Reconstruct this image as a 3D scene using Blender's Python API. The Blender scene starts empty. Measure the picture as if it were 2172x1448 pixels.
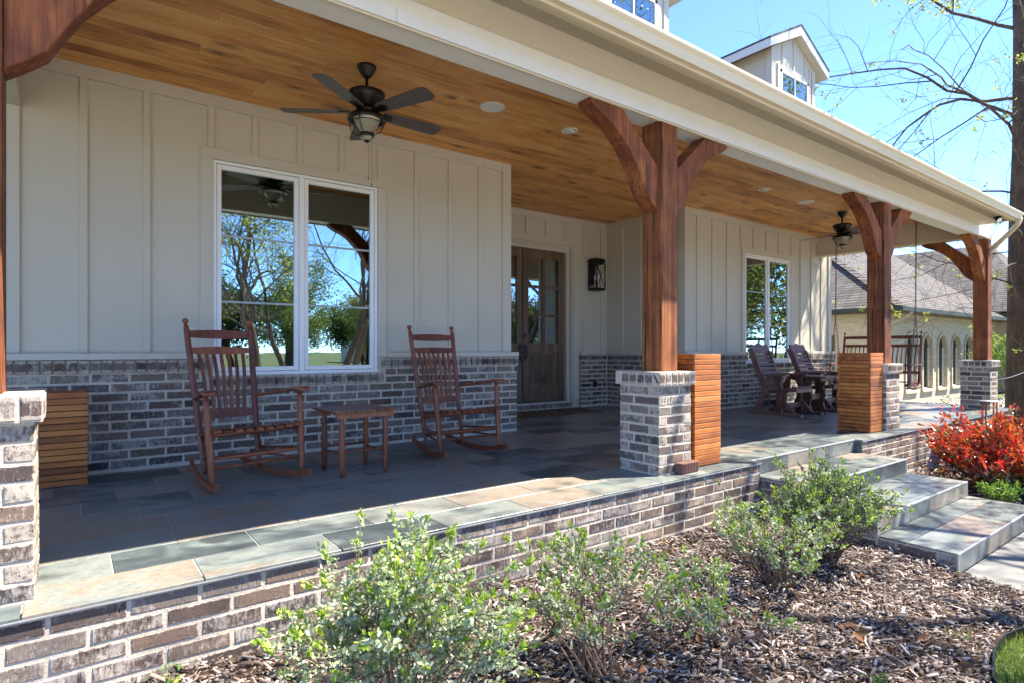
import bpy, math, random
import numpy as np
from mathutils import Vector, Matrix
R = math.radians
rng = random.Random(7)
scene = bpy.context.scene
col = scene.collection
D = 0.55                       # deck level above the walk

# ------------------------------------------------------------ camera
cam_d = bpy.data.cameras.new('camera'); cam = bpy.data.objects.new('camera', cam_d); col.objects.link(cam)
cam.location = (0, 0, D + .97); cam.rotation_euler = (R(90), 0, R(-36.95))
cam_d.sensor_width = 36; cam_d.lens = 1245 / 2172 * 36
cam_d.shift_y = (741 - 724) / 2172
cam_d.clip_start = .05; cam_d.clip_end = 2000
scene.camera = cam
# ------------------------------------------------------------ world, sun, exposure
SUN = Vector((1.95, -1.0, 3.05)).normalized()
w = bpy.data.worlds.new('World'); scene.world = w; w.use_nodes = True
nt = w.node_tree; bg = nt.nodes['Background']
sky = nt.nodes.new('ShaderNodeTexSky'); sky.sky_type = 'NISHITA'; sky.sun_disc = False
sky.sun_elevation = math.asin(SUN.z); sky.sun_rotation = math.atan2(SUN.x, SUN.y)
sky.air_density = .6; sky.dust_density = 0; sky.ozone_density = 7; sky.altitude = 3000
nt.links.new(sky.outputs[0], bg.inputs[0]); bg.inputs[1].default_value = .08
sd = bpy.data.lights.new('sun', 'SUN'); sd.energy = 2.05; sd.angle = R(.53); sd.color = (1, .92, .79)
so = bpy.data.objects.new('sun', sd); col.objects.link(so)
so.rotation_euler = (-SUN).to_track_quat('-Z', 'Y').to_euler(); so.location = (20, -12, 30)
vs = scene.view_settings; vs.view_transform = 'Standard'; vs.look = 'None'; vs.gamma = 1; vs.exposure = 3.32
scene.render.engine = 'CYCLES'
cy = scene.cycles; cy.use_denoising = True; cy.max_bounces = 8; cy.diffuse_bounces = 5; cy.glossy_bounces = 4; cy.transparent_max_bounces = 8
cy.caustics_reflective = False; cy.caustics_refractive = False; cy.sample_clamp_indirect = 6

# ------------------------------------------------------------ material helpers
def nd(nt, t, ins=None, **props):
    n = nt.nodes.new('ShaderNode' + t)
    for k, v in props.items(): setattr(n, k, v)
    for k, v in (ins or {}).items():
        s = n.inputs[k]
        if hasattr(v, 'is_linked'): nt.links.new(v, s)
        else: s.default_value = v
    return n
def mth(nt, op, a, b=0.0, c=0.0, clamp=False): return nd(nt, 'Math', {0: a, 1: b, 2: c}, operation=op, use_clamp=clamp).outputs[0]
def vm(nt, op, a, b=(0, 0, 0)): return nd(nt, 'VectorMath', {0: a, 1: b}, operation=op).outputs[0]
def noise(nt, vec, scale=5, detail=4, rough=.55, dist=0):
    return nd(nt, 'TexNoise', {'Vector': vec, 'Scale': scale, 'Detail': detail, 'Roughness': rough, 'Distortion': dist}).outputs[0]
def c4(c): return (c[0], c[1], c[2], 1)
def ramp(nt, f, stops, interp='LINEAR'):
    n = nd(nt, 'ValToRGB', {0: f}); cr = n.color_ramp; cr.interpolation = interp
    while len(cr.elements) < len(stops): cr.elements.new(.5)
    for e, (p, c) in zip(cr.elements, stops): e.position = p; e.color = c4(c) if not isinstance(c, float) else (c, c, c, 1)
    return n.outputs[0]
def mixc(nt, f, a, b, mode='MIX'):
    n = nt.nodes.new('ShaderNodeMix'); n.data_type = 'RGBA'; n.blend_type = mode
    for i, v in ((0, f), (6, a), (7, b)):
        if hasattr(v, 'is_linked'): nt.links.new(v, n.inputs[i])
        else: n.inputs[i].default_value = c4(v) if i else v
    return n.outputs[2]
def geo_pos(nt): return nd(nt, 'NewGeometry').outputs['Position']
def obj_co(nt): return nd(nt, 'TexCoord').outputs['Object']
def rnd(nt, mul=1.0):
    a = nd(nt, 'ObjectInfo').outputs['Random']; b = nd(nt, 'NewGeometry').outputs['Random Per Island']
    return mth(nt, 'FRACT', mth(nt, 'MULTIPLY', mth(nt, 'ADD', a, b), mul))
def scl(nt, v, s): return vm(nt, 'MULTIPLY', v, s)
def shift(nt, v, r, amt=60):
    c = nd(nt, 'CombineXYZ', {0: mth(nt, 'MULTIPLY', r, amt), 1: mth(nt, 'MULTIPLY', r, amt * 1.7), 2: mth(nt, 'MULTIPLY', r, -amt * .6)}).outputs[0]
    return vm(nt, 'ADD', v, c)
def newmat(name, rough=.6, spec=.5):
    m = bpy.data.materials.new(name); m.use_nodes = True; nt = m.node_tree; b = nt.nodes['Principled BSDF']
    b.inputs['Roughness'].default_value = rough; b.inputs['Specular IOR Level'].default_value = spec
    return m, nt, b
def setc(nt, b, c): 
    if hasattr(c, 'is_linked'): nt.links.new(c, b.inputs['Base Color'])
    else: b.inputs['Base Color'].default_value = c4(c)
def bump(nt, b, h, strength=.3, dist=.01):
    n = nd(nt, 'Bump', {'Height': h, 'Strength': strength, 'Distance': dist}); nt.links.new(n.outputs[0], b.inputs['Normal'])
M = {}
def flat(name, c, rough=.5, var=.12, scale=30, metal=0, spec=.5, bmp=0):
    m, nt, b = newmat(name, rough, spec); b.inputs['Metallic'].default_value = metal
    f = noise(nt, geo_pos(nt), scale, 4)
    setc(nt, b, mixc(nt, f, [x * (1 - var) for x in c], [min(1, x * (1 + var)) for x in c]))
    if bmp: bump(nt, b, f, bmp, .004)
    M[name] = m; return m
def wood(name, c_dark, c_mid, c_lite, axis='z', rough=.55, scale=14, stretch=.06, knots=0, tone=.35, local=False, bmp=.25, worn=0, cracks=0, blotch=0):
    m, nt, b = newmat(name, rough, .4)
    r = rnd(nt); p = shift(nt, obj_co(nt) if local else geo_pos(nt), r)
    s = {'x': (stretch, 1, 1), 'y': (1, stretch, 1), 'z': (1, 1, stretch)}[axis]
    q = scl(nt, p, s)
    f1 = noise(nt, q, scale, 6, .65, .6); f2 = noise(nt, q, scale * 5, 3, .6)
    f = mth(nt, 'ADD', mth(nt, 'MULTIPLY', f1, .75), mth(nt, 'MULTIPLY', f2, .25))
    f = mth(nt, 'ADD', f, mth(nt, 'MULTIPLY', mth(nt, 'SUBTRACT', rnd(nt, 7.31), .5), tone))
    if blotch: f = mth(nt, 'ADD', f, mth(nt, 'MULTIPLY', mth(nt, 'SUBTRACT', noise(nt, scl(nt, p, (.5, 1, 1)) if axis == 'x' else p, 3.0, 4, .6, .8), .5), blotch))
    c = ramp(nt, f, [(.28, c_dark), (.5, c_mid), (.72, c_lite)])
    if cracks:
        ck = noise(nt, scl(nt, p, {'x': (.02, 1, 1), 'y': (1, .02, 1), 'z': (1, 1, .02)}[axis]), 16, 3, .5, .25); ck = mth(nt, 'ABSOLUTE', mth(nt, 'SUBTRACT', ck, .5))
        c = mixc(nt, ramp(nt, ck, [(.006, float(cracks)), (.018, 0.0)]), c, [x * .25 for x in c_dark])
    if knots:
        v = nd(nt, 'TexVoronoi', {'Vector': scl(nt, p, {'x': (.45, 1, 1), 'y': (1, .45, 1), 'z': (1, 1, .45)}[axis]), 'Scale': knots, 'Randomness': 1.0}).outputs['Distance']
        c = mixc(nt, ramp(nt, mth(nt, 'ADD', v, mth(nt, 'MULTIPLY', f2, .05)), [(.06, 1.0), (.12, .55), (.24, 0.0)]), c, [x * .35 for x in c_dark])
    if worn:
        wv = noise(nt, shift(nt, obj_co(nt), rnd(nt, 3.3), 9), 9, 5, .7)
        c = mixc(nt, ramp(nt, wv, [(.6, 0.0), (.72, float(worn))]), c, (.3, .22, .18))
    setc(nt, b, c); bump(nt, b, f1, bmp, .004); M[name] = m; return m

# ------------------------------------------------------------ materials
def brick_mat(name, white=.5, dk=1.0, smear=True):
    m, nt, b = newmat(name, .85, .3)
    r = rnd(nt); r2 = rnd(nt, 5.77); p = shift(nt, geo_pos(nt), r, 13)
    base = ramp(nt, r, [(.0, (.042 * dk, .036 * dk, .038 * dk)), (.22, (.085 * dk, .06 * dk, .051 * dk)), (.45, (.15 * dk, .128 * dk, .11 * dk)), (.7, (.145 * dk, .105 * dk, .08 * dk)), (.85, (.075 * dk, .052 * dk, .046 * dk)), (1, (.18 * dk, .155 * dk, .135 * dk))])
    n1 = noise(nt, p, 22, 6, .7, .4); n2 = noise(nt, scl(nt, p, (1, 1, .35)), 70, 5, .7, .3); n3 = noise(nt, scl(nt, p, (.6, .6, 1)), 9, 4, .6, .8)
    c = mixc(nt, n1, base, [.62, .58, .56], 'OVERLAY')
    lim = mth(nt, 'ADD', n2, mth(nt, 'ADD', mth(nt, 'MULTIPLY', mth(nt, 'SUBTRACT', n3, .5), .9), mth(nt, 'MULTIPLY', mth(nt, 'SUBTRACT', r2, .5), .22)))
    wf = ramp(nt, lim, [(.50, 0.0), (.74, float(white))])
    c = mixc(nt, wf, c, (.56, .505, .445))
    if smear:
        o = nd(nt, 'SeparateXYZ', {0: obj_co(nt)}); ez = mth(nt, 'DIVIDE', mth(nt, 'ABSOLUTE', o.outputs[2]), .0313); ex_ = mth(nt, 'ADD', mth(nt, 'DIVIDE', mth(nt, 'SUBTRACT', mth(nt, 'ABSOLUTE', o.outputs[0]), .1203), .0313), 1.0)
        e_ = mth(nt, 'ADD', mth(nt, 'MAXIMUM', ez, ex_), mth(nt, 'MULTIPLY', mth(nt, 'SUBTRACT', noise(nt, p, 38, 5, .7), .5), 1.5))
        c = mixc(nt, ramp(nt, e_, [(.84, 0.0), (1.12, .65)]), c, (.52, .45, .365))
    pit = ramp(nt, noise(nt, scl(nt, p, (1, 1, .4)), 160, 2), [(.27, 1.0), (.36, 0.0)])
    c = mixc(nt, pit, c, (.02, .015, .013))
    setc(nt, b, c)
    h = mth(nt, 'SUBTRACT', mth(nt, 'ADD', n1, mth(nt, 'MULTIPLY', n2, .6)), pit)
    bump(nt, b, h, .6, .006); M[name] = m
brick_mat('brick', .58, 1.1); brick_mat('brick_plain', .58, 1.1, False)
m, nt, b = newmat('mortar', .95, .2); f = noise(nt, geo_pos(nt), 60, 6, .7); f2 = noise(nt, geo_pos(nt), 5, 3)
setc(nt, b, mixc(nt, mth(nt, 'ADD', mth(nt, 'MULTIPLY', f, .6), mth(nt, 'MULTIPLY', f2, .4)), (.46, .39, .31), (.66, .585, .485))); bump(nt, b, f, .8, .010); M['mortar'] = m
# slate-look porcelain
m, nt, b = newmat('slate', .42, .5)
r = rnd(nt); p = shift(nt, geo_pos(nt), r, 23)
f = mth(nt, 'ADD', noise(nt, scl(nt, p, (1.0, 1.6, 1.6)), 2.2, 4, .5, 1.4), mth(nt, 'MULTIPLY', mth(nt, 'SUBTRACT', rnd(nt, 3.1), .5), .66))
c = ramp(nt, f, [(.18, (.052, .064, .068)), (.34, (.10, .12, .12)), (.48, (.168, .188, .178)), (.62, (.19, .20, .182)), (.70, (.22, .195, .162)), (.82, (.225, .18, .14)), (.95, (.20, .195, .18))])
st = noise(nt, scl(nt, p, (1, 3.5, 1)), 26, 6, .7, .8)
c = mixc(nt, .75, c, ramp(nt, st, [(.3, .3), (.7, .7)]), 'OVERLAY')
setc(nt, b, c); nt.links.new(ramp(nt, st, [(.3, .26), (.7, .48)]), b.inputs['Roughness']); bump(nt, b, st, .25, .003); M['slate'] = m
flat('grout', (.46, .44, .40), .9, .15, 50)
flat('aluminium', (.42, .43, .44), .5, .06, 40, metal=.5)
# painted siding
m, nt, b = newmat('siding', .55, .35); p = geo_pos(nt)
g = noise(nt, scl(nt, p, (1, 1, .05)), 75, 4, .6, 1.2); l = noise(nt, p, 1.3, 3)
setc(nt, b, mixc(nt, l, (.50, .445, .365), (.585, .53, .445)) if False else mixc(nt, mth(nt, 'ADD', mth(nt, 'MULTIPLY', l, .7), mth(nt, 'MULTIPLY', g, .3)), (.475, .43, .34), (.59, .545, .44))); bump(nt, b, g, .35, .003); M['siding'] = m
m, nt, b = newmat('trim', .5, .35); p = geo_pos(nt)
g = noise(nt, scl(nt, p, (.05, 1, 1)), 75, 4, .6, 1.0)
setc(nt, b, mixc(nt, noise(nt, p, 1.7, 3), (.505, .46, .375), (.56, .515, .425))); bump(nt, b, g, .15, .003); M['trim'] = m
flat('soffit', (.60, .52, .38), .5, .05, 3)
flat('fascia', (.66, .64, .59), .45, .05, 5)
flat('gutter', (.62, .53, .37), .3, .05, 4)
flat('vinyl', (.82, .82, .80), .35, .03, 10)
flat('muntin_grey', (.36, .41, .41), .5, .03); flat('white_paint', (.75, .74, .70), .4, .04, 10)
flat('ground_dark', (.02, .02, .022), .9)
flat('interior', (.10, .10, .10), .9, .1, 3)
flat('curtain', (.10, .105, .12), .9, .1, 40)
flat('bronze', (.022, .018, .015), .38, .3, 60, metal=.6)
flat('black_metal', (.012, .012, .013), .4, .2, 60, metal=.3)
flat('copper', (.55, .24, .12), .3, .15, 30, metal=.9)
flat('chain_metal', (.16, .16, .17), .45, .1, 60, metal=.7)
flat('concrete', (.17, .167, .16), .85, .12, 9, bmp=.2); flat('pale_concrete', (.55, .53, .49), .85, .1, 3)
flat('brass', (.45, .33, .12), .35, .1, 50, metal=.9)
wood('ceiling_wood', (.31, .105, .024), (.66, .295, .08), (.79, .43, .15), 'x', .45, 8, .14, 3.4, .22, blotch=.55)
wood('cedar', (.05, .014, .005), (.19, .054, .015), (.38, .135, .034), 'z', .7, 14, .045, 2.6, .1, bmp=.9, cracks=.9, blotch=.5)
wood('cedar_brace', (.05, .014, .006), (.19, .052, .016), (.38, .125, .033), 'z', .7, 14, .09, 2.0, .1, bmp=.9, cracks=.6, blotch=.5)
wood('chair_wood', (.075, .019, .009), (.18, .05, .021), (.29, .095, .042), 'z', .42, 16, .12, 0, .25, bmp=.2, worn=.25)
wood('table_wood', (.085, .03, .014), (.20, .075, .034), (.29, .12, .06), 'y', .45, 16, .12, 0, .25, bmp=.2)
wood('glider_wood', (.06, .022, .014), (.145, .062, .04), (.22, .115, .085), 'x', .45, 14, .1, 0, .25, bmp=.2, worn=.15)
wood('planter_wood', (.17, .047, .011), (.39, .118, .022), (.53, .20, .045), 'x', .5, 9, .10, 2.6, .30, blotch=.3)
wood('door_wood', (.045, .027, .015), (.125, .078, .042), (.22, .145, .085), 'z', .5, 9, .08, 2.0, .1)
wood('blade_wood', (.05, .04, .035), (.10, .082, .072), (.15, .125, .11), 'x', .5, 14, .08, 0, .15, local=True)
wood('bark', (.025, .015, .010), (.085, .054, .035), (.18, .118, .08), 'z', .95, 9, .22, 0, .05, bmp=1.0)
flat('twig', (.10, .078, .062), .9, .3, 30)
flat('stem', (.16, .10, .07), .9, .35, 40)
def leaf_mat(name, cols, rough=.5, trans=.35, spec=.4):
    m, nt, b = newmat(name, rough, spec); r = rnd(nt)
    n = len(cols); c = ramp(nt, r, [(i / (n - 1), k) for i, k in enumerate(cols)])
    setc(nt, b, c)
    t = nd(nt, 'BsdfTranslucent', {'Color': mixc(nt, .5 if name not in ('red_leaf', 'bronze_leaf') else .0, c, [.35, .4, .08], 'MIX')}); mx = nd(nt, 'MixShader', {0: trans, 1: b.outputs[0], 2: t.outputs[0]})
    nt.links.new(mx.outputs[0], nt.nodes['Material Output'].inputs[0]); M[name] = m
leaf_mat('sage_leaf', [(.24, .32, .13), (.38, .46, .26), (.50, .56, .40), (.32, .41, .18), (.58, .62, .49)], .4, .35)
leaf_mat('sage_leaf_dark', [(.08, .14, .05), (.15, .22, .09), (.24, .31, .17), (.11, .18, .06), (.30, .36, .24)], .55, .2)
leaf_mat('sage_tip', [(.22, .36, .03), (.34, .50, .05), (.44, .58, .09), (.27, .43, .04)], .45, .4)
leaf_mat('red_leaf', [(.56, .02, .02), (.66, .05, .035), (.62, .11, .03), (.42, .015, .015), (.66, .17, .04), (.22, .22, .04)], .3, .3, .6)
leaf_mat('bronze_leaf', [(.10, .07, .02), (.20, .05, .02), (.05, .09, .02), (.36, .12, .025), (.14, .04, .015), (.09, .14, .03)], .28, .2, .7)
leaf_mat('bright_leaf', [(.06, .20, .02), (.11, .30, .03), (.16, .36, .04)], .45, .35)
leaf_mat('spring_leaf', [(.30, .30, .03), (.38, .40, .05), (.22, .27, .04), (.46, .40, .04)], .5, .45)
leaf_mat('tree_leaf', [(.05, .09, .02), (.09, .15, .03), (.14, .20, .04), (.18, .22, .05)], .5, .35)
leaf_mat('evergreen_leaf', [(.02, .05, .015), (.04, .08, .025), (.06, .10, .03)], .5, .25)
leaf_mat('grass', [(.06, .15, .02), (.12, .24, .03), (.18, .30, .05), (.24, .30, .08)], .5, .35)
leaf_mat('dry_leaf', [(.17, .065, .025), (.24, .10, .04), (.12, .045, .02)], .7, .15)
# mulch
m, nt, b = newmat('mulch_chip', .85, .3); r = rnd(nt)
c = ramp(nt, r, [(0, (.06, .045, .038)), (.2, (.13, .10, .085)), (.45, (.22, .183, .162)), (.68, (.33, .29, .265)), (.78, (.20, .135, .098)), (.88, (.42, .38, .355)), (1, (.56, .52, .50))])
setc(nt, b, mixc(nt, noise(nt, geo_pos(nt), 90, 4), c, (.5, .45, .42), 'OVERLAY')); M['mulch_chip'] = m
m, nt, b = newmat('mulch_soil', .95, .2); p = geo_pos(nt); f = noise(nt, p, 45, 6, .7, .6)
setc(nt, b, ramp(nt, f, [(.3, (.02, .013, .01)), (.55, (.075, .047, .033)), (.75, (.16, .11, .08))])); bump(nt, b, f, 1, .02); M['mulch_soil'] = m
m, nt, b = newmat('lawn', .95, .2); p = geo_pos(nt)
setc(nt, b, mixc(nt, noise(nt, p, .35, 5), mixc(nt, noise(nt, p, 60, 3), (.03, .055, .012), (.075, .115, .028)), (.11, .115, .05))); M['lawn'] = m
flat('asphalt', (.06, .06, .062), .9, .2, 8)
flat('pebble', (.5, .46, .40), .8, .3, 20)
# glass
def glass_mat(name, tint, fac, through):
    m = bpy.data.materials.new(name); m.use_nodes = True; nt = m.node_tree; nt.nodes.clear()
    o = nd(nt, 'OutputMaterial'); wob = noise(nt, geo_pos(nt), 2.2, 2); bn = nd(nt, 'Bump', {'Height': wob, 'Strength': .03, 'Distance': .01})
    g = nd(nt, 'BsdfGlossy', {'Color': c4(tint), 'Roughness': .0, 'Normal': bn.outputs[0]}); t = nd(nt, 'BsdfTransparent', {'Color': c4(through)})
    fr = nd(nt, 'Fresnel', {0: 1.5}); ff = mth(nt, 'ADD', mth(nt, 'MULTIPLY', fr.outputs[0], 1 - fac), fac, clamp=True)
    mx = nd(nt, 'MixShader', {0: ff, 1: t.outputs[0], 2: g.outputs[0]}); nt.links.new(mx.outputs[0], o.inputs[0]); M[name] = m
glass_mat('window_glass', (.80, .90, .88), .36, (.62, .76, .70))
glass_mat('screen_glass', (.6, .7, .68), .10, (.25, .28, .28))
glass_mat('door_glass', (.85, .92, .95), .22, (.7, .75, .75))
m, nt, b = newmat('lamp_glass', .12, .5); setc(nt, b, (.62, .56, .42)); b.inputs['Transmission Weight'].default_value = .55; M['lamp_glass'] = m
# neighbour brick and shingle
m, nt, b = newmat('cream_brick', .9, .3); p = geo_pos(nt)
sx = nd(nt, 'SeparateXYZ', {0: p}); uv = nd(nt, 'CombineXYZ', {0: mth(nt, 'ADD', sx.outputs[0], sx.outputs[1]), 1: sx.outputs[2], 2: 0}).outputs[0]
bk = nd(nt, 'TexBrick', {'Vector': uv, 'Color1': c4((.46, .425, .36)), 'Color2': c4((.57, .54, .48)), 'Mortar': c4((.54, .51, .455)), 'Scale': 1.0, 'Mortar Size': .010, 'Brick Width': .21, 'Row Height': .075})
setc(nt, b, mixc(nt, noise(nt, p, 3, 4), bk.outputs[0], (.55, .45, .35), 'OVERLAY')); bump(nt, b, mth(nt, 'SUBTRACT', 1.0, bk.outputs[1]), .4, .006); M['cream_brick'] = m
m, nt, b = newmat('shingle', .95, .2); p = geo_pos(nt); sx = nd(nt, 'SeparateXYZ', {0: p})
uv = nd(nt, 'CombineXYZ', {0: mth(nt, 'ADD', sx.outputs[0], sx.outputs[1]), 1: sx.outputs[2], 2: 0}).outputs[0]
bk = nd(nt, 'TexBrick', {'Vector': uv, 'Color1': c4((.085, .08, .078)), 'Color2': c4((.14, .13, .128)), 'Mortar': c4((.03, .028, .028)), 'Scale': 1.0, 'Mortar Size': .012, 'Mortar Smooth': .4, 'Brick Width': .32, 'Row Height': .085})
setc(nt, b, mixc(nt, noise(nt, p, 40, 4), bk.outputs[0], (.5, .48, .46), 'OVERLAY')); bump(nt, b, mth(nt, 'SUBTRACT', 1.0, bk.outputs[1]), .8, .02); M['shingle'] = m
flat('dark_shingle', (.06, .058, .06), .95, .4, 40)
m, nt, b = newmat('doormat', .95, .1); p = geo_pos(nt)
wv = nd(nt, 'TexWave', {'Vector': p, 'Scale': 2.2, 'Distortion': 14, 'Detail': 2, 'Detail Scale': 1.4}).outputs[1]
setc(nt, b, mixc(nt, ramp(nt, wv, [(.45, 0.0), (.55, 1.0)]), (.20, .155, .095), (.075, .055, .04))); bump(nt, b, noise(nt, p, 300, 2), .6, .004); M['doormat'] = m

# ------------------------------------------------------------ mesh helpers
class MB:
    def __init__(s): s.v = []; s.f = []
    def add(s, vs, fs):
        o = len(s.v); s.v += [tuple(v) for v in vs]; s.f += [tuple(o + i for i in f) for f in fs]; return s
    def box(s, x0, x1, y0, y1, z0, z1, c=0, mat=None):
        if c <= 0:
            v = [(x, y, z) for z in (z0, z1) for y in (y0, y1) for x in (x0, x1)]
            f = [(0, 2, 3, 1), (4, 5, 7, 6), (0, 1, 5, 4), (2, 6, 7, 3), (0, 4, 6, 2), (1, 3, 7, 5)]
        else:
            v = []; idx = {}
            for i, x in ((0, x0), (1, x1)):
                for j, y in ((0, y0), (1, y1)):
                    for k, z in ((0, z0), (1, z1)):
                        dx = c if i == 0 else -c; dy = c if j == 0 else -c; dz = c if k == 0 else -c
                        idx[i, j, k, 'x'] = len(v); v.append((x, y + dy, z + dz))
                        idx[i, j, k, 'y'] = len(v); v.append((x + dx, y, z + dz))
                        idx[i, j, k, 'z'] = len(v); v.append((x + dx, y + dy, z))
            q = lambda l, a: tuple(idx[t + (a,)] for t in l)
            f = [q([(0, 0, 0), (0, 0, 1), (0, 1, 1), (0, 1, 0)], 'x'), q([(1, 0, 0), (1, 1, 0), (1, 1, 1), (1, 0, 1)], 'x'),
                 q([(0, 0, 0), (1, 0, 0), (1, 0, 1), (0, 0, 1)], 'y'), q([(0, 1, 0), (0, 1, 1), (1, 1, 1), (1, 1, 0)], 'y'),
                 q([(0, 0, 0), (0, 1, 0), (1, 1, 0), (1, 0, 0)], 'z'), q([(0, 0, 1), (1, 0, 1), (1, 1, 1), (0, 1, 1)], 'z')]
            for a in (0, 1):
                for b_ in (0, 1):
                    e = [idx[a, b_, 0, 'x'], idx[a, b_, 0, 'y'], idx[a, b_, 1, 'y'], idx[a, b_, 1, 'x']]; f.append(tuple(e if (a + b_) % 2 == 1 else e[::-1]))
                    e = [idx[a, 0, b_, 'x'], idx[a, 0, b_, 'z'], idx[a, 1, b_, 'z'], idx[a, 1, b_, 'x']]; f.append(tuple(e if (a + b_) % 2 == 0 else e[::-1]))
                    e = [idx[0, a, b_, 'y'], idx[0, a, b_, 'z'], idx[1, a, b_, 'z'], idx[1, a, b_, 'y']]; f.append(tuple(e if (a + b_) % 2 == 1 else e[::-1]))
            for k, t in enumerate([(i, j, l) for i in (0, 1) for j in (0, 1) for l in (0, 1)]):
                e = (idx[t + ('x',)], idx[t + ('y',)], idx[t + ('z',)]); f.append(e if sum(t) % 2 == 1 else e[::-1])
        if mat is not None: v = [tuple(mat @ Vector(p)) for p in v]
        return s.add(v, f)
    def bar(s, a, b, w_, h, up=(0, 0, 1), c=0):
        a = Vector(a); b = Vector(b); d = b - a; L = d.length; z = d.normalized(); x = Vector(up).cross(z)
        x = x.normalized() if x.length > 1e-5 else Vector((1, 0, 0)); y = z.cross(x)
        mt = Matrix((x, y, z)).transposed().to_4x4(); mt.translation = a
        return s.box(-w_ / 2, w_ / 2, -h / 2, h / 2, 0, L, c, mt)
    def tube(s, pts, rad, n=8, caps=True):
        pts = [Vector(p) for p in pts]; k = len(pts)
        if not hasattr(rad, '__len__'): rad = [rad] * k
        t0 = (pts[1] - pts[0]).normalized(); u = t0.orthogonal().normalized(); o = len(s.v)
        for i, p in enumerate(pts):
            t = (pts[min(i + 1, k - 1)] - pts[max(i - 1, 0)])
            t = t.normalized() if t.length > 1e-9 else t0
            u = (u - t * u.dot(t)); u = u.normalized() if u.length > 1e-6 else t.orthogonal().normalized(); v = t.cross(u)
            for j in range(n):
                a = 2 * math.pi * j / n; s.v.append(tuple(p + (u * math.cos(a) + v * math.sin(a)) * rad[i]))
        for i in range(k - 1):
            for j in range(n): s.f.append((o + i * n + j, o + i * n + (j + 1) % n, o + (i + 1) * n + (j + 1) % n, o + (i + 1) * n + j))
        if caps: s.f.append(tuple(o + j for j in reversed(range(n)))); s.f.append(tuple(o + (k - 1) * n + j for j in range(n)))
        return s
    def lathe(s, prof, n=20, at=(0, 0, 0)):
        o = len(s.v)
        for r, z in prof:
            for j in range(n):
                a = 2 * math.pi * j / n; s.v.append((at[0] + r * math.cos(a), at[1] + r * math.sin(a), at[2] + z))
        for i in range(len(prof) - 1):
            for j in range(n): s.f.append((o + i * n + j, o + i * n + (j + 1) % n, o + (i + 1) * n + (j + 1) % n, o + (i + 1) * n + j))
        s.f.append(tuple(o + j for j in reversed(range(n)))); s.f.append(tuple(o + (len(prof) - 1) * n + j for j in range(n)))
        return s
    def prism(s, poly, a0, a1, axis='y'):
        # poly in the plane normal to axis; x: (y,z)  y: (x,z)  z: (x,y)
        mk = {'x': lambda p, a: (a, p[0], p[1]), 'y': lambda p, a: (p[0], a, p[1]), 'z': lambda p, a: (p[0], p[1], a)}[axis]
        n = len(poly); o = [mk(p, a0) for p in poly] + [mk(p, a1) for p in poly]
        f = [tuple(range(n)), tuple(reversed(range(n, 2 * n)))] + [(i, i + n, (i + 1) % n + n, (i + 1) % n) for i in range(n)]
        return s.add(o, f)
    def sweep(s, prof, x0, x1):   # profile (y,z) open strip swept along x
        n = len(prof); v = [(x, p[0], p[1]) for x in (x0, x1) for p in prof]
        return s.add(v, [(i, i + 1, n + i + 1, n + i) for i in range(n - 1)])
    def mesh(s, name, mat, smooth=False):
        me = bpy.data.meshes.new(name); me.from_pydata(s.v, [], s.f); me.materials.append(M[mat] if isinstance(mat, str) else mat)
        import bmesh
        bm = bmesh.new(); bm.from_mesh(me); bmesh.ops.recalc_face_normals(bm, faces=bm.faces); bm.to_mesh(me); bm.free()
        if smooth: me.shade_smooth() if hasattr(me, 'shade_smooth') else [setattr(p, 'use_smooth', True) for p in me.polygons]
        me.update(); return me
    def build(s, name, mat, parent=None, smooth=False, loc=(0, 0, 0), rz=0):
        return link(name, s.mesh(name, mat, smooth), parent, loc, rz)
def link(name, me, parent=None, loc=(0, 0, 0), rz=0, scale=None, rot=None):
    o = bpy.data.objects.new(name, me); col.objects.link(o); o.location = loc
    o.rotation_euler = rot if rot else (0, 0, rz)
    if scale: o.scale = scale
    if parent: o.parent = parent
    return o
def thing(name, label, cat, loc=(0, 0, 0), rz=0, group=None, kind=None):
    o = link(name, None, None, loc, rz); tag(o, label, cat, group, kind); return o
def tag(o, label=None, cat=None, group=None, kind=None):
    if label: o['label'] = label
    if cat: o['category'] = cat
    if group: o['group'] = group
    if kind: o['kind'] = kind
    return o
def copy_tree(o, parent=None):
    c = o.copy(); col.objects.link(c); c.parent = parent
    for ch in [x for x in bpy.data.objects if x.parent == o]: copy_tree(ch, c)
    return c
def npmesh(name, V, F, mat, smooth=False):
    """V (n,3), F (m,k) all faces with k corners"""
    V = np.asarray(V, np.float32); F = np.asarray(F, np.int32); k = F.shape[1]
    me = bpy.data.meshes.new(name); me.vertices.add(len(V)); me.vertices.foreach_set('co', V.ravel())
    me.loops.add(F.size); me.loops.foreach_set('vertex_index', F.ravel())
    me.polygons.add(len(F)); me.polygons.foreach_set('loop_start', np.arange(0, F.size, k, dtype=np.int32))
    try: me.polygons.foreach_set('loop_total', np.full(len(F), k, np.int32))
    except Exception: pass
    if smooth: me.polygons.foreach_set('use_smooth', np.ones(len(F), bool))
    me.update(calc_edges=True); me.validate(); me.materials.append(M[mat]); return me
def unit(a): return a / np.maximum(np.linalg.norm(a, axis=-1, keepdims=True), 1e-9)
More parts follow.
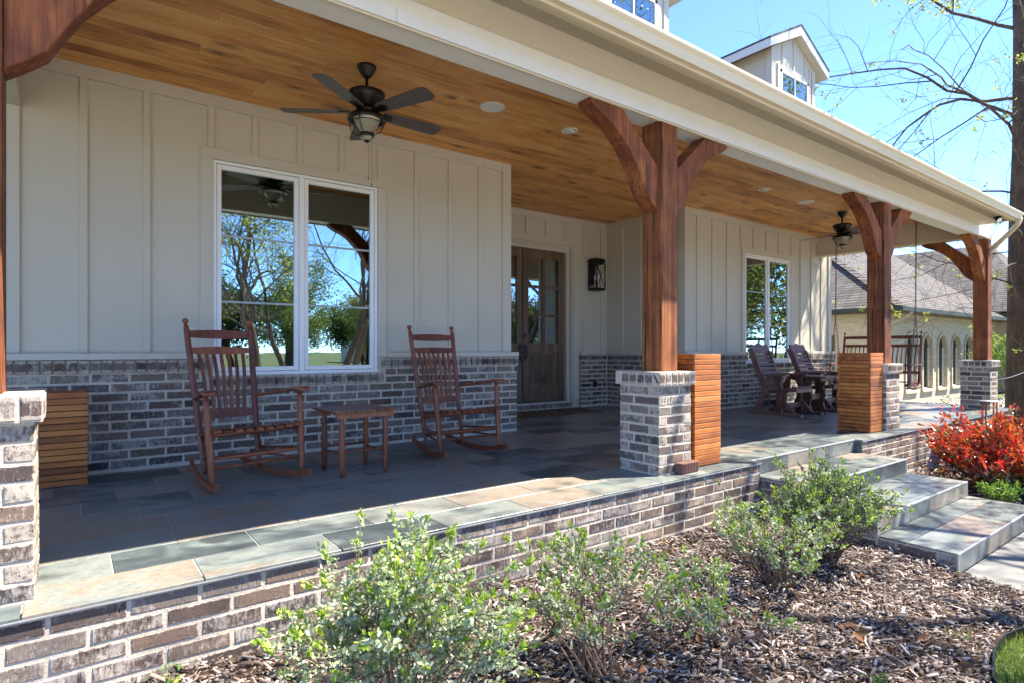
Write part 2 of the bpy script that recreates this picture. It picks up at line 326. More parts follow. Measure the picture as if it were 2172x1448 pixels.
def leaves(P, Dr, L, Wd, nr, fold=.25, up=None):
    """leaf blades: base P, direction Dr, length L, width Wd -> verts, tri faces (8-vert-free: 5 verts 4 tris)"""
    n = len(P); Dr = unit(Dr); N = nr.normal(size=(n, 3)) if up is None else up + nr.normal(size=(n, 3)) * .5
    S = unit(np.cross(Dr, N)); N = unit(np.cross(S, Dr)); L = L[:, None]; Wd = Wd[:, None]
    v = np.stack([P, P + Dr * L * .3 + S * Wd * .46 + N * Wd * fold, P + Dr * L * .72 + S * Wd * .42 + N * Wd * fold, P + Dr * L, P + Dr * L * .72 - S * Wd * .42 + N * Wd * fold, P + Dr * L * .3 - S * Wd * .46 + N * Wd * fold, P + Dr * L * .5], 1)
    t = np.array([[0, 1, 6], [1, 2, 6], [2, 3, 6], [3, 4, 6], [4, 5, 6], [5, 0, 6]])
    F = (t[None] + (np.arange(n) * 7)[:, None, None]).reshape(-1, 3)
    return v.reshape(-1, 3), F

# ------------------------------------------------------------ bricks
def brick_mesh(L, H, T, seed, c=.005, j=.0022):
    r = random.Random(seed); q = lambda: r.uniform(-j, j); v = []
    for y, i in ((T, 0), (c, 0), (0, c)):
        for x, z in ((-L / 2 + i, -H / 2 + i), (L / 2 - i, -H / 2 + i), (L / 2 - i, H / 2 - i), (-L / 2 + i, H / 2 - i)):
            v.append((x + q(), y + (q() * .7 if y < T else 0), z + q()))
    f = []
    for k in (0, 4):
        for i in range(4): f.append((k + i, k + (i + 1) % 4, k + 4 + (i + 1) % 4, k + 4 + i))
    v.append((q() * 5, -.0005 + q() * .5, q() * 2)); f += [(8, 9, 12), (9, 10, 12), (10, 11, 12), (11, 8, 12), (0, 3, 2, 1)]
    return MB().add(v, f).mesh('brick', 'brick')
PW, PH, JT = .254, .0762, .0135
BR = [brick_mesh(PW - JT, PH - JT, .088, i) for i in range(8)]
CAPB = [brick_mesh(.064, .098, .10, 40 + i) for i in range(6)]
PCAP = [brick_mesh(.064, .098, .064, 60 + i) for i in range(6)]
def brick_course(p, u, L, z, off, first=True):
    """centres and widths of the bricks of one course along direction u from p"""
    out = []; s = -off
    while s < L - .02:
        a = max(s, 0); b_ = min(s + PW - JT, L)
        if b_ - a > .035: out.append(((a + b_) / 2, b_ - a))
        s += PW
    return out
class Bricks:
    """places bricks as objects (up to a limit), later ones joined"""
    def __init__(s, parent, origin, limit=300): s.par = parent; s.o = Vector(origin); s.n = 0; s.limit = limit; s.extra = MB(); s.r = random.Random(hash(tuple(origin)) & 999)
    def put(s, mesh, pos, rz, sx=1, sz=1, name='brick'):
        if s.n < s.limit:
            link(name, mesh, s.par, Vector(pos) - s.o, rz, (sx, 1, sz)); s.n += 1
        else:
            mt = Matrix.Translation(Vector(pos) - s.o) @ Matrix.Rotation(rz, 4, 'Z') @ Matrix.Diagonal((sx, 1, sz, 1))
            s.extra.add([tuple(mt @ v.co) for v in mesh.vertices], [tuple(p.vertices) for p in mesh.polygons])
    def wall(s, p0, u, L, z0, n, rz, skip=None, off0=0):
        for k in range(n):
            for c_, w_ in brick_course(p0, u, L, z0, (PW / 2 if (k + off0) % 2 else 0)):
                if skip and skip(c_, w_, k): continue
                pos = (p0[0] + u[0] * c_, p0[1] + u[1] * c_, z0 + (k + .5) * PH)
                s.put(s.r.choice(BR), pos, rz, w_ / (PW - JT))
    def caps(s, p0, u, L, z0, rz, h=.098, name='cap_brick'):
        n = max(1, round(L / .0762)); st = L / n
        for i in range(n):
            c_ = (i + .5) * st
            s.put(s.r.choice(CAPB), (p0[0] + u[0] * c_, p0[1] + u[1] * c_, z0 + h / 2), rz, (st - JT) / .064, h / .098, name)
    def done(s, name='brick'):
        if s.extra.v: tag(s.extra.build('brick_course', 'brick_plain', s.par), kind='stuff')

# ============================================================ GROUND
def bed_edge(x):
    return float(np.interp(x, [-4, 0, 1.6, 2.4, 2.8, 3.1, 3.36, 3.7, 3.92, 4.1, 4.8], [-.9, -.7, -.45, -.1, .3, .62, .82, .90, .915, .88, .70]))
def gz(x, y):
    """mulch height left of the steps"""
    hw = np.interp(x, [-1, .2, 2.4, 4.6], [.20, .19, .13, .10])
    t = np.clip((y - .9) / 1.9, 0, 1); t = t * t * (3 - 2 * t) * .4 + t * .6
    return hw * t + .012 * np.sin(x * 5.1 + y * 3.3) * np.cos(y * 4.2 - x * 2.0) - .002
xs = [-300, -60, -20, -6, -2, 0, 2, 4, 6, 9, 14, 25, 60, 300]; mb = MB(); k = len(xs)
mb.add([(x, y, -.035) for y in xs for x in xs], [(j * k + i, j * k + i + 1, (j + 1) * k + i + 1, (j + 1) * k + i) for j in range(k - 1) for i in range(k - 1)])
tag(mb.build('lawn', 'lawn'), kind='structure')
def sheet(name, x0, x1, nx, ylo, yhi, ny, zf, mat):
    V = []; F = []
    for j in range(ny + 1):
        for i in range(nx + 1):
            x = x0 + (x1 - x0) * i / nx; lo = ylo(x) if callable(ylo) else ylo; y = lo + (yhi - lo) * j / ny
            V.append((x, y, zf(x, y)))
    for j in range(ny):
        for i in range(nx): a = j * (nx + 1) + i; F.append((a, a + 1, a + nx + 2, a + nx + 1))
    return tag(MB().add(V, F).build(name, mat, smooth=True), kind='structure')
sheet('mulch_bed', -4, 4.79, 60, bed_edge, 2.86, 30, lambda x, y: float(gz(x, y)), 'mulch_soil')
gz2 = lambda x, y: .035 * np.clip((y - 1.2) / 1.5, 0, 1) + .008 * np.sin(x * 4 + y * 3)
sheet('mulch_bed', 6.79, 12.6, 40, .6, 2.86, 16, lambda x, y: float(gz2(x, y)), 'mulch_soil')
nr = np.random.default_rng(5)
def chips(name, N, xr, yr, zf, keep, s0, s1, label):
    x = nr.uniform(*xr, N); y = nr.uniform(*yr, N); kp = keep(x, y); x = x[kp]; y = y[kp]; n = len(x)
    z = zf(x, y)
    L = s0 + (s1 - s0) * nr.beta(1.1, 4.5, n); W = np.minimum(L * nr.uniform(.12, .45, n), .017); T = W * nr.uniform(.2, .5, n)
    a = np.where(nr.random(n) < .6, nr.normal(-.25, .55, n), nr.uniform(0, 6.28, n)); ti = nr.normal(0, .28, n); ro = nr.normal(0, .5, n)
    u = np.stack([np.cos(a) * np.cos(ti), np.sin(a) * np.cos(ti), np.sin(ti)], 1); s_ = unit(np.cross(np.array([0, 0, 1.]), u)); t = np.cross(u, s_)
    s2 = s_ * np.cos(ro)[:, None] + t * np.sin(ro)[:, None]; t = np.cross(u, s2)
    c = np.stack([x, y, z + nr.uniform(.0, .018, n) + np.abs(np.sin(ti)) * L * .3], 1); vs_ = []
    for sx_, sy_, sz_ in [(-1, -1, -1), (1, -.7, -1), (1, .5, -1), (-1, 1, -1), (-.9, -.8, 1), (.8, -.6, 1), (.9, .6, 1), (-1, .8, 1)]:
        vs_.append(c + u * (L / 2 * sx_)[:, None] + s2 * (W / 2 * sy_)[:, None] + t * (T / 2 * sz_)[:, None])
    V = np.stack(vs_, 1).reshape(-1, 3); q = np.array([[4, 5, 6, 7], [0, 1, 5, 4], [1, 2, 6, 5], [2, 3, 7, 6], [3, 0, 4, 7]])
    F = (q[None] + (np.arange(n) * 8)[:, None, None]).reshape(-1, 4)
    return tag(link(name, npmesh(name, V, F, 'mulch_chip')), label, 'mulch', kind='stuff')
bev = np.vectorize(bed_edge)
chips('mulch_chips', 2300, (-.7, 4.79), (-.2, 2.80), lambda x, y: gz(x, y) + .008, lambda x, y: (y > bev(x) + .01) & ((x * .601 + y * .799) > 1.35),   .04, .13, 'large pale bark splinters scattered over the shrub bed')
chips('mulch_chips', 62000, (-.7, 4.79), (-.2, 2.80), gz, lambda x, y: (y > bev(x) + .01) & ((x * .601 + y * .799) > 1.35), .010, .07, 'shredded brown and grey bark mulch covering the shrub bed')
chips('mulch_chips', 9000, (6.81, 12.4), (1.0, 2.80), gz2, lambda x, y: y > 1.0, .015, .09, 'bark mulch under the red shrub beside the steps')
# grass blades in the lawn corner
def grass(name, N, xr, yr, keep, h0, h1, zb, label):
    x = nr.uniform(*xr, N); y = nr.uniform(*yr, N); kp = keep(x, y); x = x[kp]; y = y[kp]; n = len(x)
    P = np.stack([x, y, np.full(n, zb)], 1); Dr = np.stack([nr.normal(0, .38, n), nr.normal(0, .38, n), np.ones(n)], 1)
    V, F = leaves(P, Dr, nr.uniform(h0, h1, n), nr.uniform(.0025, .005, n), nr, .1)
    return tag(link(name, npmesh(name, V, F, 'grass')), label, 'grass', kind='stuff')
grass('lawn_grass', 30000, (2.2, 4.77), (-.6, .93), lambda x, y: (y < bev(x) - .015), .03, .075, -.036, 'short bright green grass beyond the curved bed edging')
grass('grass_tufts', 420, (3.2, 4.75), (.85, 1.35), lambda x, y: (np.hypot(x - 3.72, y - 1.02) < .09) | (np.hypot(x - 3.3, y - 1.0) < .02) | (np.hypot(x - 4.74, y - 1.28) < .07), .03, .09, .0, 'stray grass tufts growing through the mulch')
mb = MB(); pts = [(x, bed_edge(x)) for x in np.linspace(1.2, 4.77, 40)]
for a, b_ in zip(pts, pts[1:]): mb.bar((a[0], a[1], .0), (b_[0], b_[1], .0), .05, .008, (0, 0, 1))
mb = MB(); n_ = len(pts)
V = [(p[0], p[1] + o_, z) for p in pts for o_, z in ((-.004, -.06), (-.004, .022), (.004, .022), (.004, -.06))]
F = [(i * 4 + a, i * 4 + a + 1, (i + 1) * 4 + a + 1, (i + 1) * 4 + a) for i in range(n_ - 1) for a in range(3)]
tag(mb.add(V, F).build('bed_edging', 'black_metal'), 'thin dark edging strip curving between mulch and lawn', 'edging')
# walkway of concrete slabs
wk = tag(MB().box(4.79, 6.79, -.99, 1.353, -.10, -.006).build('walkway', 'grout'), kind='structure')
for y0_, y1_ in ((.26, 1.352), (-.99, .25)): MB().box(4.782, 6.798, y0_, y1_, -.09, 0, .006).build('slab', 'concrete', wk)
dv = tag(MB().box(-30, 40, -12.6, -1.0, -.10, -.012).build('bounce_driveway', 'grout'), kind='structure')  # drive enlarged and kept pale to bounce sunlight into the porch
for i in range(-8, 11): MB().box(i * 3.6 - 1.79, i * 3.6 + 1.79, -12.6, -1.0, -.09, -.005, .006).build('slab', 'pale_concrete', dv)
tag(MB().box(-200, 200, -21, -14, -.05, -.02).build('street', 'asphalt'), kind='structure')

# ============================================================ PORCH FLOOR
pf = thing('porch_floor', None, None, (5.8, 4.2, 0), kind='structure'); PO = Vector((5.8, 4.2, 0))
def babs(mb, name, mat, parent, o, smooth=False):
    mb.v = [(v[0] - o[0], v[1] - o[1], v[2] - o[2]) for v in mb.v]; return mb.build(name, mat, parent, smooth)
TL = MB().box(-.5, .5, -.5, .5, -1, 0, .0).mesh('tile', 'slate')
def tile_mesh(w_, d, t=.012): return MB().box(-w_ / 2, w_ / 2, -d / 2, d / 2, -t, 0, .0015).mesh('tile', 'slate')
tile_cache = {}
def tile(par, o, x0, x1, y0, y1, z, name='tile'):
    g = .0030; key = (round(x1 - x0, 3), round(y1 - y0, 3))
    if key not in tile_cache: tile_cache[key] = tile_mesh(key[0] - 2 * g, key[1] - 2 * g)
    return link(name, tile_cache[key], par, (( x0 + x1) / 2 - o[0], (y0 + y1) / 2 - o[1], z - o[2]))
mb = MB(); mb.box(-1.0, 4.80, 2.83, 5.75, D - .13, D - .004); mb.box(4.80, 6.80, 2.87, 5.75, D - .13, D - .004); mb.box(6.80, 12.48, 2.83, 5.75, D - .13, D - .004); mb.box(4.25, 7.62, 5.75, 7.5, D - .13, D - .004)
babs(mb, 'slab', 'grout', pf, PO)
rt = random.Random(3); y = 2.77; row = 0
offs = [.455, .15, .13 - .3, .445, .33, .05, .25, .5, .1, .38]
while y < 5.60:
    y1 = min(y + .305, 5.72)
    x = -1.0 + ((offs[row % 10] + 1.0) % .6) - .6
    while x < 12.55:
        a = max(x, -1.0); b_ = min(x + .6, 12.55)
        if b_ - a > .03:
            if row == 0 and b_ > 4.8 and a < 6.8:
                for p, q in ((a, min(b_, 4.8)), (max(a, 4.8), min(b_, 6.8)), (max(a, 6.8), b_)):
                    if q - p > .02: tile(pf, PO, p, q, 2.855 if 4.8 <= (p + q) / 2 <= 6.8 else y, y1, D)
            else: tile(pf, PO, a, b_, y, y1, D)
        x += .6
    y += .305; row += 1
y = 5.82 - .1
while y < 7.28:
    y1 = min(y + .305, 7.30); x = 4.3 - rt.uniform(0, .55)
    while x < 7.63:
        a = max(x, 4.3); b_ = min(x + .6, 7.63)
        if b_ - a > .03: tile(pf, PO, a, b_, y, y1, D)
        x += .6
    y += .305
# foundation wall of the platform
mb = MB()
mb.box(-1.0, 4.80, 2.7856, 2.95, -.1, D - .13); mb.box(6.80, 12.508, 2.7856, 2.95, -.1, D - .13); mb.box(12.30, 12.508, 2.95, 5.7, -.1, D - .13)
mb.box(-1.0, 4.80, 2.7856, 2.829, D - .1299, D - .014); mb.box(6.80, 12.50, 2.7856, 2.829, D - .1299, D - .014)
babs(mb, 'mortar_bed', 'mortar', pf, PO)
bk = Bricks(pf, PO, 300)
n_c = 6; zt = D - .020 - n_c * PH
bk.wall((-.95, 2.782), (1, 0), 5.75, zt, n_c, 0); bk.wall((6.80, 2.782), (1, 0), 5.71, zt, n_c, 0)
bk.wall((12.515, 2.90), (0, 1), 2.75, zt, n_c, R(90)); bk.done()
mb = MB()   # metal edge profile under the tile edge
mb.box(-1.0, 4.80, 2.768, 2.80, D - .0175, D - .0125); mb.box(6.80, 12.55, 2.768, 2.80, D - .0175, D - .0125)
babs(mb, 'edge_trim', 'aluminium', pf, PO)

# ============================================================ STEPS
st = thing('porch_steps', None, None, (5.8, 2.1, 0), kind='structure'); SO = Vector((5.8, 2.1, 0))
lev = [(2.855, 2.355, D - .137), (2.355, 1.85, D - .275), (1.85, 1.355, D - .41)]
mb = MB()
for yb, yf, z in lev: mb.box(4.80, 6.78, yf + .012, 2.86 if z == lev[0][2] else yb + .012, -.1, z - .012)
babs(mb, 'step_core', 'mortar', st, SO)
zz = [D] + [l[2] for l in lev] + [0.0]; yy = [2.855] + [l[1] for l in lev]
for i in range(4):      # risers
    x = 4.795; yv = yy[i]; zt_, zb = zz[i] - .013, zz[i + 1]
    while x < 6.785:
        b_ = min(x + rt.choice([.6, .6, .3, .45]), 6.79)
        if b_ - x > .03: babs(MB().box(x + .0015, b_ - .0015, yv, yv + .0115, zb + .001, zt_, .001), 'riser_tile', 'slate', st, SO)
        x = b_
    babs(MB().box(4.79, 6.79, yv - .003, yv + .009, zz[i] - .0125, zz[i] + .0012, .001), 'nosing', 'aluminium', st, SO)
for i, (yb, yf, z) in enumerate(lev):
    ya = yf + .010; yb_ = yb; ym = yf + .305
    for (p, q), off in (((ya, ym), 0), ((ym, yb_), .3)):
        x = 4.79 - off
        while x < 6.785:
            a = max(x, 4.79); b_ = min(x + .6, 6.79)
            if b_ - a > .03: tile(st, SO, a, b_, p, q, z, 'tread_tile')
            x += .6
    # side trims and bricks on the left and right flanks
    for xx in (4.79, 6.785): babs(MB().box(xx - .003, xx + .008, yf - .002, yf + .008, zz[i + 2], z - .013), 'corner_trim', 'aluminium', st, SO)
sb = Bricks(st, SO, 200)
for yb, yf, z in lev:
    n = int((z - .02 + .03) // PH) + 1; z0 = z - .018 - n * PH
    sb.wall((4.79, (yb if z != lev[0][2] else 2.80) - .0), (0, -1), (yb if z != lev[0][2] else 2.80) - yf - .02, z0, n, R(-90))
    sb.wall((6.792, yf + .02), (0, 1), (yb if z != lev[0][2] else 2.80) - yf - .02, z0, n, R(90))
sb.done()
# notch flanks of the platform at both sides of the top riser
babs(MB().box(6.785, 6.80, 2.775, 2.856, D - .137, D - .014), 'notch_tile', 'slate', st, SO)

# ============================================================ HOUSE
HO = Vector((4.5, 6.2, 0))
house = thing('house', 'greige board and batten house with brick wainscot, dormers and deep timber porch', 'house', HO)
def hp(mb, name, mat, parent=None, smooth=False): return babs(mb, name, mat, parent or house, HO, smooth)
def hbox(name, mat, x0, x1, y0, y1, z0, z1, c=0, parent=None): return hp(MB().box(x0, x1, y0, y1, z0 + D, z1 + D, c), name, mat, parent)
YS, YB, XR_, CZ = 5.68, 7.346, 7.64, 3.19
WIN = [(.996, 2.528), (9.285, 10.812)]; WZ = (.748, 2.63)
mb = MB()
for x0, x1, (a, b_) in ((-3.2, 4.22, WIN[0]), (XR_, 12.40, WIN[1])):
    for bx in ((x0, a, 0, 3.3), (b_, x1, 0, 3.3), (a, b_, 0, WZ[0]), (a, b_, WZ[1], 3.3)): mb.box(bx[0], bx[1], YS, YS + .2, bx[2] + D, bx[3] + D)
mb.box(4.04, 4.22, YS + .2, YB + .2, D, D + 3.3); mb.box(XR_, XR_ + .18, YS + .2, YB + .2, D, D + 3.3)
mb.box(4.22, 4.80, YB, YB + .2, D, D + 3.3); mb.box(6.76, XR_, YB, YB + .2, D, D + 3.3); mb.box(4.80, 6.76, YB, YB + .2, D + 2.66, D + 3.3)
hp(mb, 'siding_wall', 'siding')
mb = MB(); mb.box(12.22, 12.40, YS + .2, 14, -.1, D + 3.3); mb.box(-3.2, 12.4, 13.9, 14, -.1, D + 3.3); mb.box(-3.2, -3.0, YS + .2, 13.9, -.1, D + 3.3)
hp(mb, 'rear_wall', 'siding')
BW = .051; BT = .019
bat_m = {}
def batten(x, z0, z1, y=YS, rz=0, parent=None, w_=BW):
    key = (round(z1 - z0, 3), w_)
    if key not in bat_m: bat_m[key] = MB().box(-w_ / 2, w_ / 2, -BT, .002, 0, z1 - z0, .002).mesh('batten', 'siding')
    return link('batten', bat_m[key], parent or house, Vector((x, y, z0 + D)) - HO, rz)
ZT0, ZB0 = 3.085, .945
for x in (-1.55, -1.14, -.74, .082, .503, 2.978, 3.40, 3.804): batten(x, ZB0, ZT0)
for x in (.981, 1.342, 1.741, 2.15, 2.56): batten(x, 2.725, ZT0)
for x in (7.948, 8.355, 8.767, 11.197, 11.615, 12.02): batten(x, ZB0, ZT0)
for x in (9.172, 9.566, 9.979, 10.398, 10.85): batten(x, 2.725, ZT0)
for x in (4.5, 4.95, 5.39, 5.81, 6.225, 6.64): batten(x, 2.815, ZT0, YB)
for x in (7.06, 7.50): batten(x, ZB0, ZT0, YB)
for y in (6.977, 6.57, 6.16): batten(XR_, ZB0, ZT0, y, R(-90))
for y in (6.16, 6.57, 6.977): batten(4.22, ZB0, ZT0, y, R(90))
T = lambda x0, x1, y0, y1, z0, z1: hbox('trim_board', 'trim', x0, x1, y0, y1, z0, z1, .002)
T(-.28, 4.118, YS - .023, YS, ZT0, CZ); T(7.712, 12.30, YS - .023, YS, ZT0, CZ); T(4.246, 7.614, YB - .023, YB, ZT0, CZ)
T(4.12, 4.245, YS - .022, YS, ZB0, CZ); T(4.22, 4.2455, YS + .001, YS + .1, ZB0, CZ); T(7.615, 7.71, YS - .022, YS, ZB0, CZ); T(7.614, XR_, YS + .001, YS + .10, ZB0, CZ); T(12.30, 12.425, YS - .022, YS, ZB0, CZ); T(-.385, -.30, YS - .022, YS, ZB0, 2.77)
T(7.617, XR_, YS + .105, YB - .025, ZT0, CZ); T(4.22, 4.243, YS + .105, YB - .025, ZT0, CZ)
for (x0, x1) in ((-3.2, .90), (2.62, 4.30), (7.555, 9.19), (10.9, 12.45)): T(x0, x1, 5.574, YS, .893, ZB0 - .002)
T(6.945, 7.55, 7.26, YB, .893, ZB0 - .002); T(7.553, XR_, 5.69, 7.255, .893, ZB0 - .002); T(4.22, 4.31, 5.69, YB, .893, ZB0 - .002)
for a, b_ in WIN:
    T(a - .102, a - .002, YS - .024, YS, .90, 2.632); T(b_ + .002, b_ + .095, YS - .024, YS, .90, 2.632); T(a - .102, b_ + .095, YS - .025, YS, 2.633, 2.724)
# windows
def window(a, b_):
    wn = MB(); z0, z1 = WZ[0] + D, WZ[1] + D; y0, y1 = YS - .012, YS + .07
    wn.box(a, a + .026, y0, y1, z0, z1, .003); wn.box(b_ - .026, b_, y0, y1, z0, z1, .003); wn.box(a + .026, b_ - .026, y0, y1, z0, z0 + .026, .003); wn.box(a + .026, b_ - .026, y0, y1, z1 - .026, z1, .003)
    mid = (a + b_) / 2; wn.box(mid - .022, mid + .022, y0 + .001, y1, z0 + .026, z1 - .026, .003); wn.box(a - .01, b_ + .01, y0 - .02, y0, z0 - .012, z0 + .012, .003)
    fr = hp(wn, 'window', 'vinyl')
    for p, q in ((a + .030, mid - .026), (mid + .026, b_ - .030)):
        s = MB(); zz0, zz1 = z0 + .030, z1 - .030; w_ = .040; ya, yb = YS + .003, YS + .055
        s.box(p, p + w_, ya, yb, zz0, zz1, .004); s.box(q - w_, q, ya, yb, zz0, zz1, .004); s.box(p + w_, q - w_, ya, yb, zz0, zz0 + w_, .004); s.box(p + w_, q - w_, ya, yb, zz1 - w_, zz1, .004)
        hp(s, 'sash', 'vinyl', fr)
        hp(MB().box(p + w_ - .004, q - w_ + .004, YS + .022, YS + .026, zz0 + w_ - .004, zz1 - w_ + .004), 'pane', 'window_glass', fr)
        for zc in (1.391, 1.976): hp(MB().box(p + w_, q - w_, YS + .016, YS + .0205, zc + D - .009, zc + D + .009), 'muntin', 'muntin_grey', fr)
        s = MB(); x = p + w_
        s.box(p + w_, q - w_, YS + .16, YS + .165, zz1 - .34, zz1); hp(s, 'roller_shade', 'interior', fr)
for a, b_ in WIN: window(a, b_)
mb = MB()
for a, b_ in WIN:
    mb.box(a - .3, b_ + .3, YS + 1.8, YS + 1.85, D, D + 3.2); mb.box(a - .35, a - .3, YS + .2, YS + 1.85, D, D + 3.2); mb.box(b_ + .3, b_ + .35, YS + .2, YS + 1.85, D, D + 3.2); mb.box(a - .35, b_ + .35, YS + .2, YS + 1.85, D + 3.2, D + 3.25); mb.box(a - .35, b_ + .35, YS + .2, YS + 1.85, D - .02, D + .02)
mb.box(4.3, 7.3, 9.2, 9.25, D, D + 3.2); mb.box(4.25, 4.3, 7.56, 9.25, D, D + 3.2); mb.box(7.3, 7.35, 7.56, 9.25, D, D + 3.2); mb.box(4.25, 7.35, 7.56, 9.25, D + 3.2, D + 3.25); mb.box(4.25, 7.35, 7.56, 9.25, D - .02, D + .02)
hp(mb, 'room', 'interior')
# wainscot
mb = MB()
def core(x0, x1, y0, y1, z1): mb.box(x0, x1, y0, y1, D - .01, D + z1)
yc_ = 5.6036
core(-3.2, .93, yc_, YS, .889); core(.93, 2.585, yc_, YS + .05, .745); core(2.585, 4.287, yc_, YS, .889); core(7.5628, 9.22, yc_, YS, .889); core(9.22, 10.875, yc_, YS + .05, .745); core(10.875, 12.424, yc_, YS, .889)
core(4.2205, 4.287, YS + .0, YB, .889); core(7.5628, 7.639, YS, YB, .889); core(6.953, 7.5625, 7.2728, YB, .889); core(4.29, 6.82, 7.335, YB + .05, .10)
wc = hp(mb, 'wainscot', 'mortar')
hb = Bricks(wc, HO, 300); z0 = D + .022
def run(x0, x1, k0, k1): 
    hb.wall((x0, 5.60), (1, 0), x1 - x0, z0 + k0 * PH, k1 - k0, 0, off0=k0)
run(-.76, 4.29, 0, 8); run(-.76, .925, 8, 10); run(2.59, 4.29, 8, 10)
hb.wall((7.56, 7.26), (0, -1), 1.66, z0, 10, R(-90), off0=1); hb.wall((6.95, 7.27), (1, 0), .60, z0, 10, 0)
run(7.56, 12.43, 0, 8); run(7.56, 9.215, 8, 10); run(10.88, 12.43, 8, 10)
hb.wall((4.29, 5.70), (0, 1), 1.6, z0, 10, R(90), off0=1); hb.wall((12.432, 5.70), (0, 1), 2.5, D - .5, 20, R(90))
hb.done()
cb = Bricks(wc, HO, 300)
for x0, x1 in ((-.78, .945), (2.57, 4.305), (7.54, 9.235), (10.86, 12.44)): cb.caps((x0, 5.578), (1, 0), x1 - x0, D + .789, 0)
for x0, x1 in ((.95, 2.565), (9.24, 10.855)): cb.caps((x0, 5.578), (1, 0), x1 - x0, D + .641, 0)
cb.caps((7.542, 7.24), (0, -1), 1.64, D + .789, R(-90)); cb.caps((6.94, 7.248), (1, 0), .60, D + .789, 0); cb.caps((4.308, 5.70), (0, 1), 1.55, D + .789, R(90))
cb.caps((4.31, 7.32), (1, 0), 2.48, D + .003, 0); cb.done()
hbox('outlet_cover', 'black_metal', 7.22, 7.31, 7.255, 7.272, .33, .43, .004)
# doors
def door(x0, hand):
    x1 = x0 + .885; y0, y1 = 7.425, 7.47; z0, z1 = .118, 2.59; d = MB()
    px = (x0 + .115, x0 + .405, x0 + .465, x0 + .755) if hand > 0 else (x0 + .13, x0 + .42, x0 + .48, x0 + .77)
    zr = [(1.077, 1.505), (1.545, 1.965), (2.012, 2.457)]
    bx = lambda a, b_, p, q: d.box(a, b_, y0, y1, p + D, q + D, .002)
    bx(x0, px[0], z0, z1); bx(px[3], x1, z0, z1); bx(px[0], px[3], zr[2][1], z1); bx(px[0], px[3], .93, zr[0][0]); bx(px[0], px[3], z0, .38)
    bx(px[1], px[2], zr[0][0], zr[2][1])
    for p, q in ((zr[0][1], zr[1][0]), (zr[1][1], zr[2][0])): bx(px[0], px[1], p, q); bx(px[2], px[3], p, q)
    o = hp(d, 'door', 'door_wood')
    hp(MB().box(px[0], px[3], y0 + .016, y1, .38 + D, .93 + D, .0).box(px[0] + .045, px[3] - .045, y0 + .006, y0 + .016, .425 + D, .885 + D, .004), 'panel', 'door_wood', o)
    for p, q in zr:
        for a, b_ in ((px[0], px[1]), (px[2], px[3])): hp(MB().box(a, b_, y0 + .018, y0 + .022, p + D, q + D), 'pane', 'door_glass', o)
    hx = x0 + .045 if hand > 0 else x1 - .045
    h = MB().box(hx - .022, hx + .022, y0 - .012, y0, .80 + D, 1.06 + D, .003); h.tube([(hx, y0 - .01, 1.03 + D), (hx, y0 - .06, 1.02 + D), (hx, y0 - .06, .86 + D), (hx, y0 - .01, .84 + D)], .009, 8)
    hp(h, 'handle', 'black_metal', o)
    if hand > 0: hp(MB().box(hx - .03, hx + .03, y0 - .015, y0, 1.16 + D, 1.22 + D, .004), 'deadbolt', 'black_metal', o)
    cv = []; n = 60
    for i in range(n + 1):
        x = px[0] - .02 + (px[3] - px[0] + .04) * i / n; cv.append((x, y1 + .08 + .018 * math.sin(i * 1.15 + .6 * math.sin(i * .4))))
    o2 = MB(); o2.add([(p[0], p[1], z) for z in (.9 + D, 2.5 + D) for p in cv[(0 if hand > 0 else 0):]], [(i, i + 1, n + 2 + i, n + 1 + i) for i in range(n)])
    hp(o2, 'curtain', 'curtain', o, True)
door(5.805, 1); door(4.905, -1)
mb = MB(); mb.box(6.695, 6.76, 7.37, 7.50, D + .1, D + 2.66); mb.box(4.80, 4.90, 7.37, 7.50, D + .1, D + 2.66); mb.box(4.90, 6.695, 7.37, 7.50, D + 2.595, D + 2.66); mb.box(4.80, 6.76, 7.35, 7.52, D + .10, D + .116)
hp(mb, 'door_frame', 'trim')
hbox('threshold', 'black_metal', 4.90, 6.695, 7.36, 7.42, .1165, .128)
T(6.762, 6.94, YB - .025, YB, .115, 2.695); T(4.65, 4.80, YB - .025, YB, .115, 2.695); T(4.65, 6.94, YB - .026, YB, 2.697, 2.812)
mb = MB()
for xx in (6.775, 6.80): mb.box(xx, xx + .012, YB - .037, YB - .025, D + .115, D + 2.66, .002)
hp(mb, 'door_moulding', 'trim')
# ceiling boards
cl = hp(MB().box(-.29, 12.0, 3.17, YS, D + CZ + .02, D + CZ + .05).box(4.22, XR_, YS, YB, D + CZ + .02, D + CZ + .05), 'porch_ceiling', 'ceiling_wood')
bw = .1345; y = 3.172; rc = random.Random(11); bc = {}
def cboard(x0, x1, y0, w_):
    me = MB().box(-(x1 - x0) / 2 + .001, (x1 - x0) / 2 - .001, .0012, w_ - .0012, 0, .02, .0022).mesh('ceiling_board', 'ceiling_wood')
    link('ceiling_board', me, cl, Vector(((x0 + x1) / 2, y0, D + CZ)) - HO)
while y < YB - .03:
    lo, hi = (-.285, 11.83) if y < YS - .05 else (4.245, 7.615)
    x = lo; nxt = lo + rc.uniform(.9, 3.4)
    while x < hi - .01:
        e = min(nxt, hi); e = hi if hi - e < .4 else e
        cboard(x, e, y, bw if y + bw < YB else YB - y); x = e; nxt = e + rc.uniform(2.2, 3.9)
    y += bw
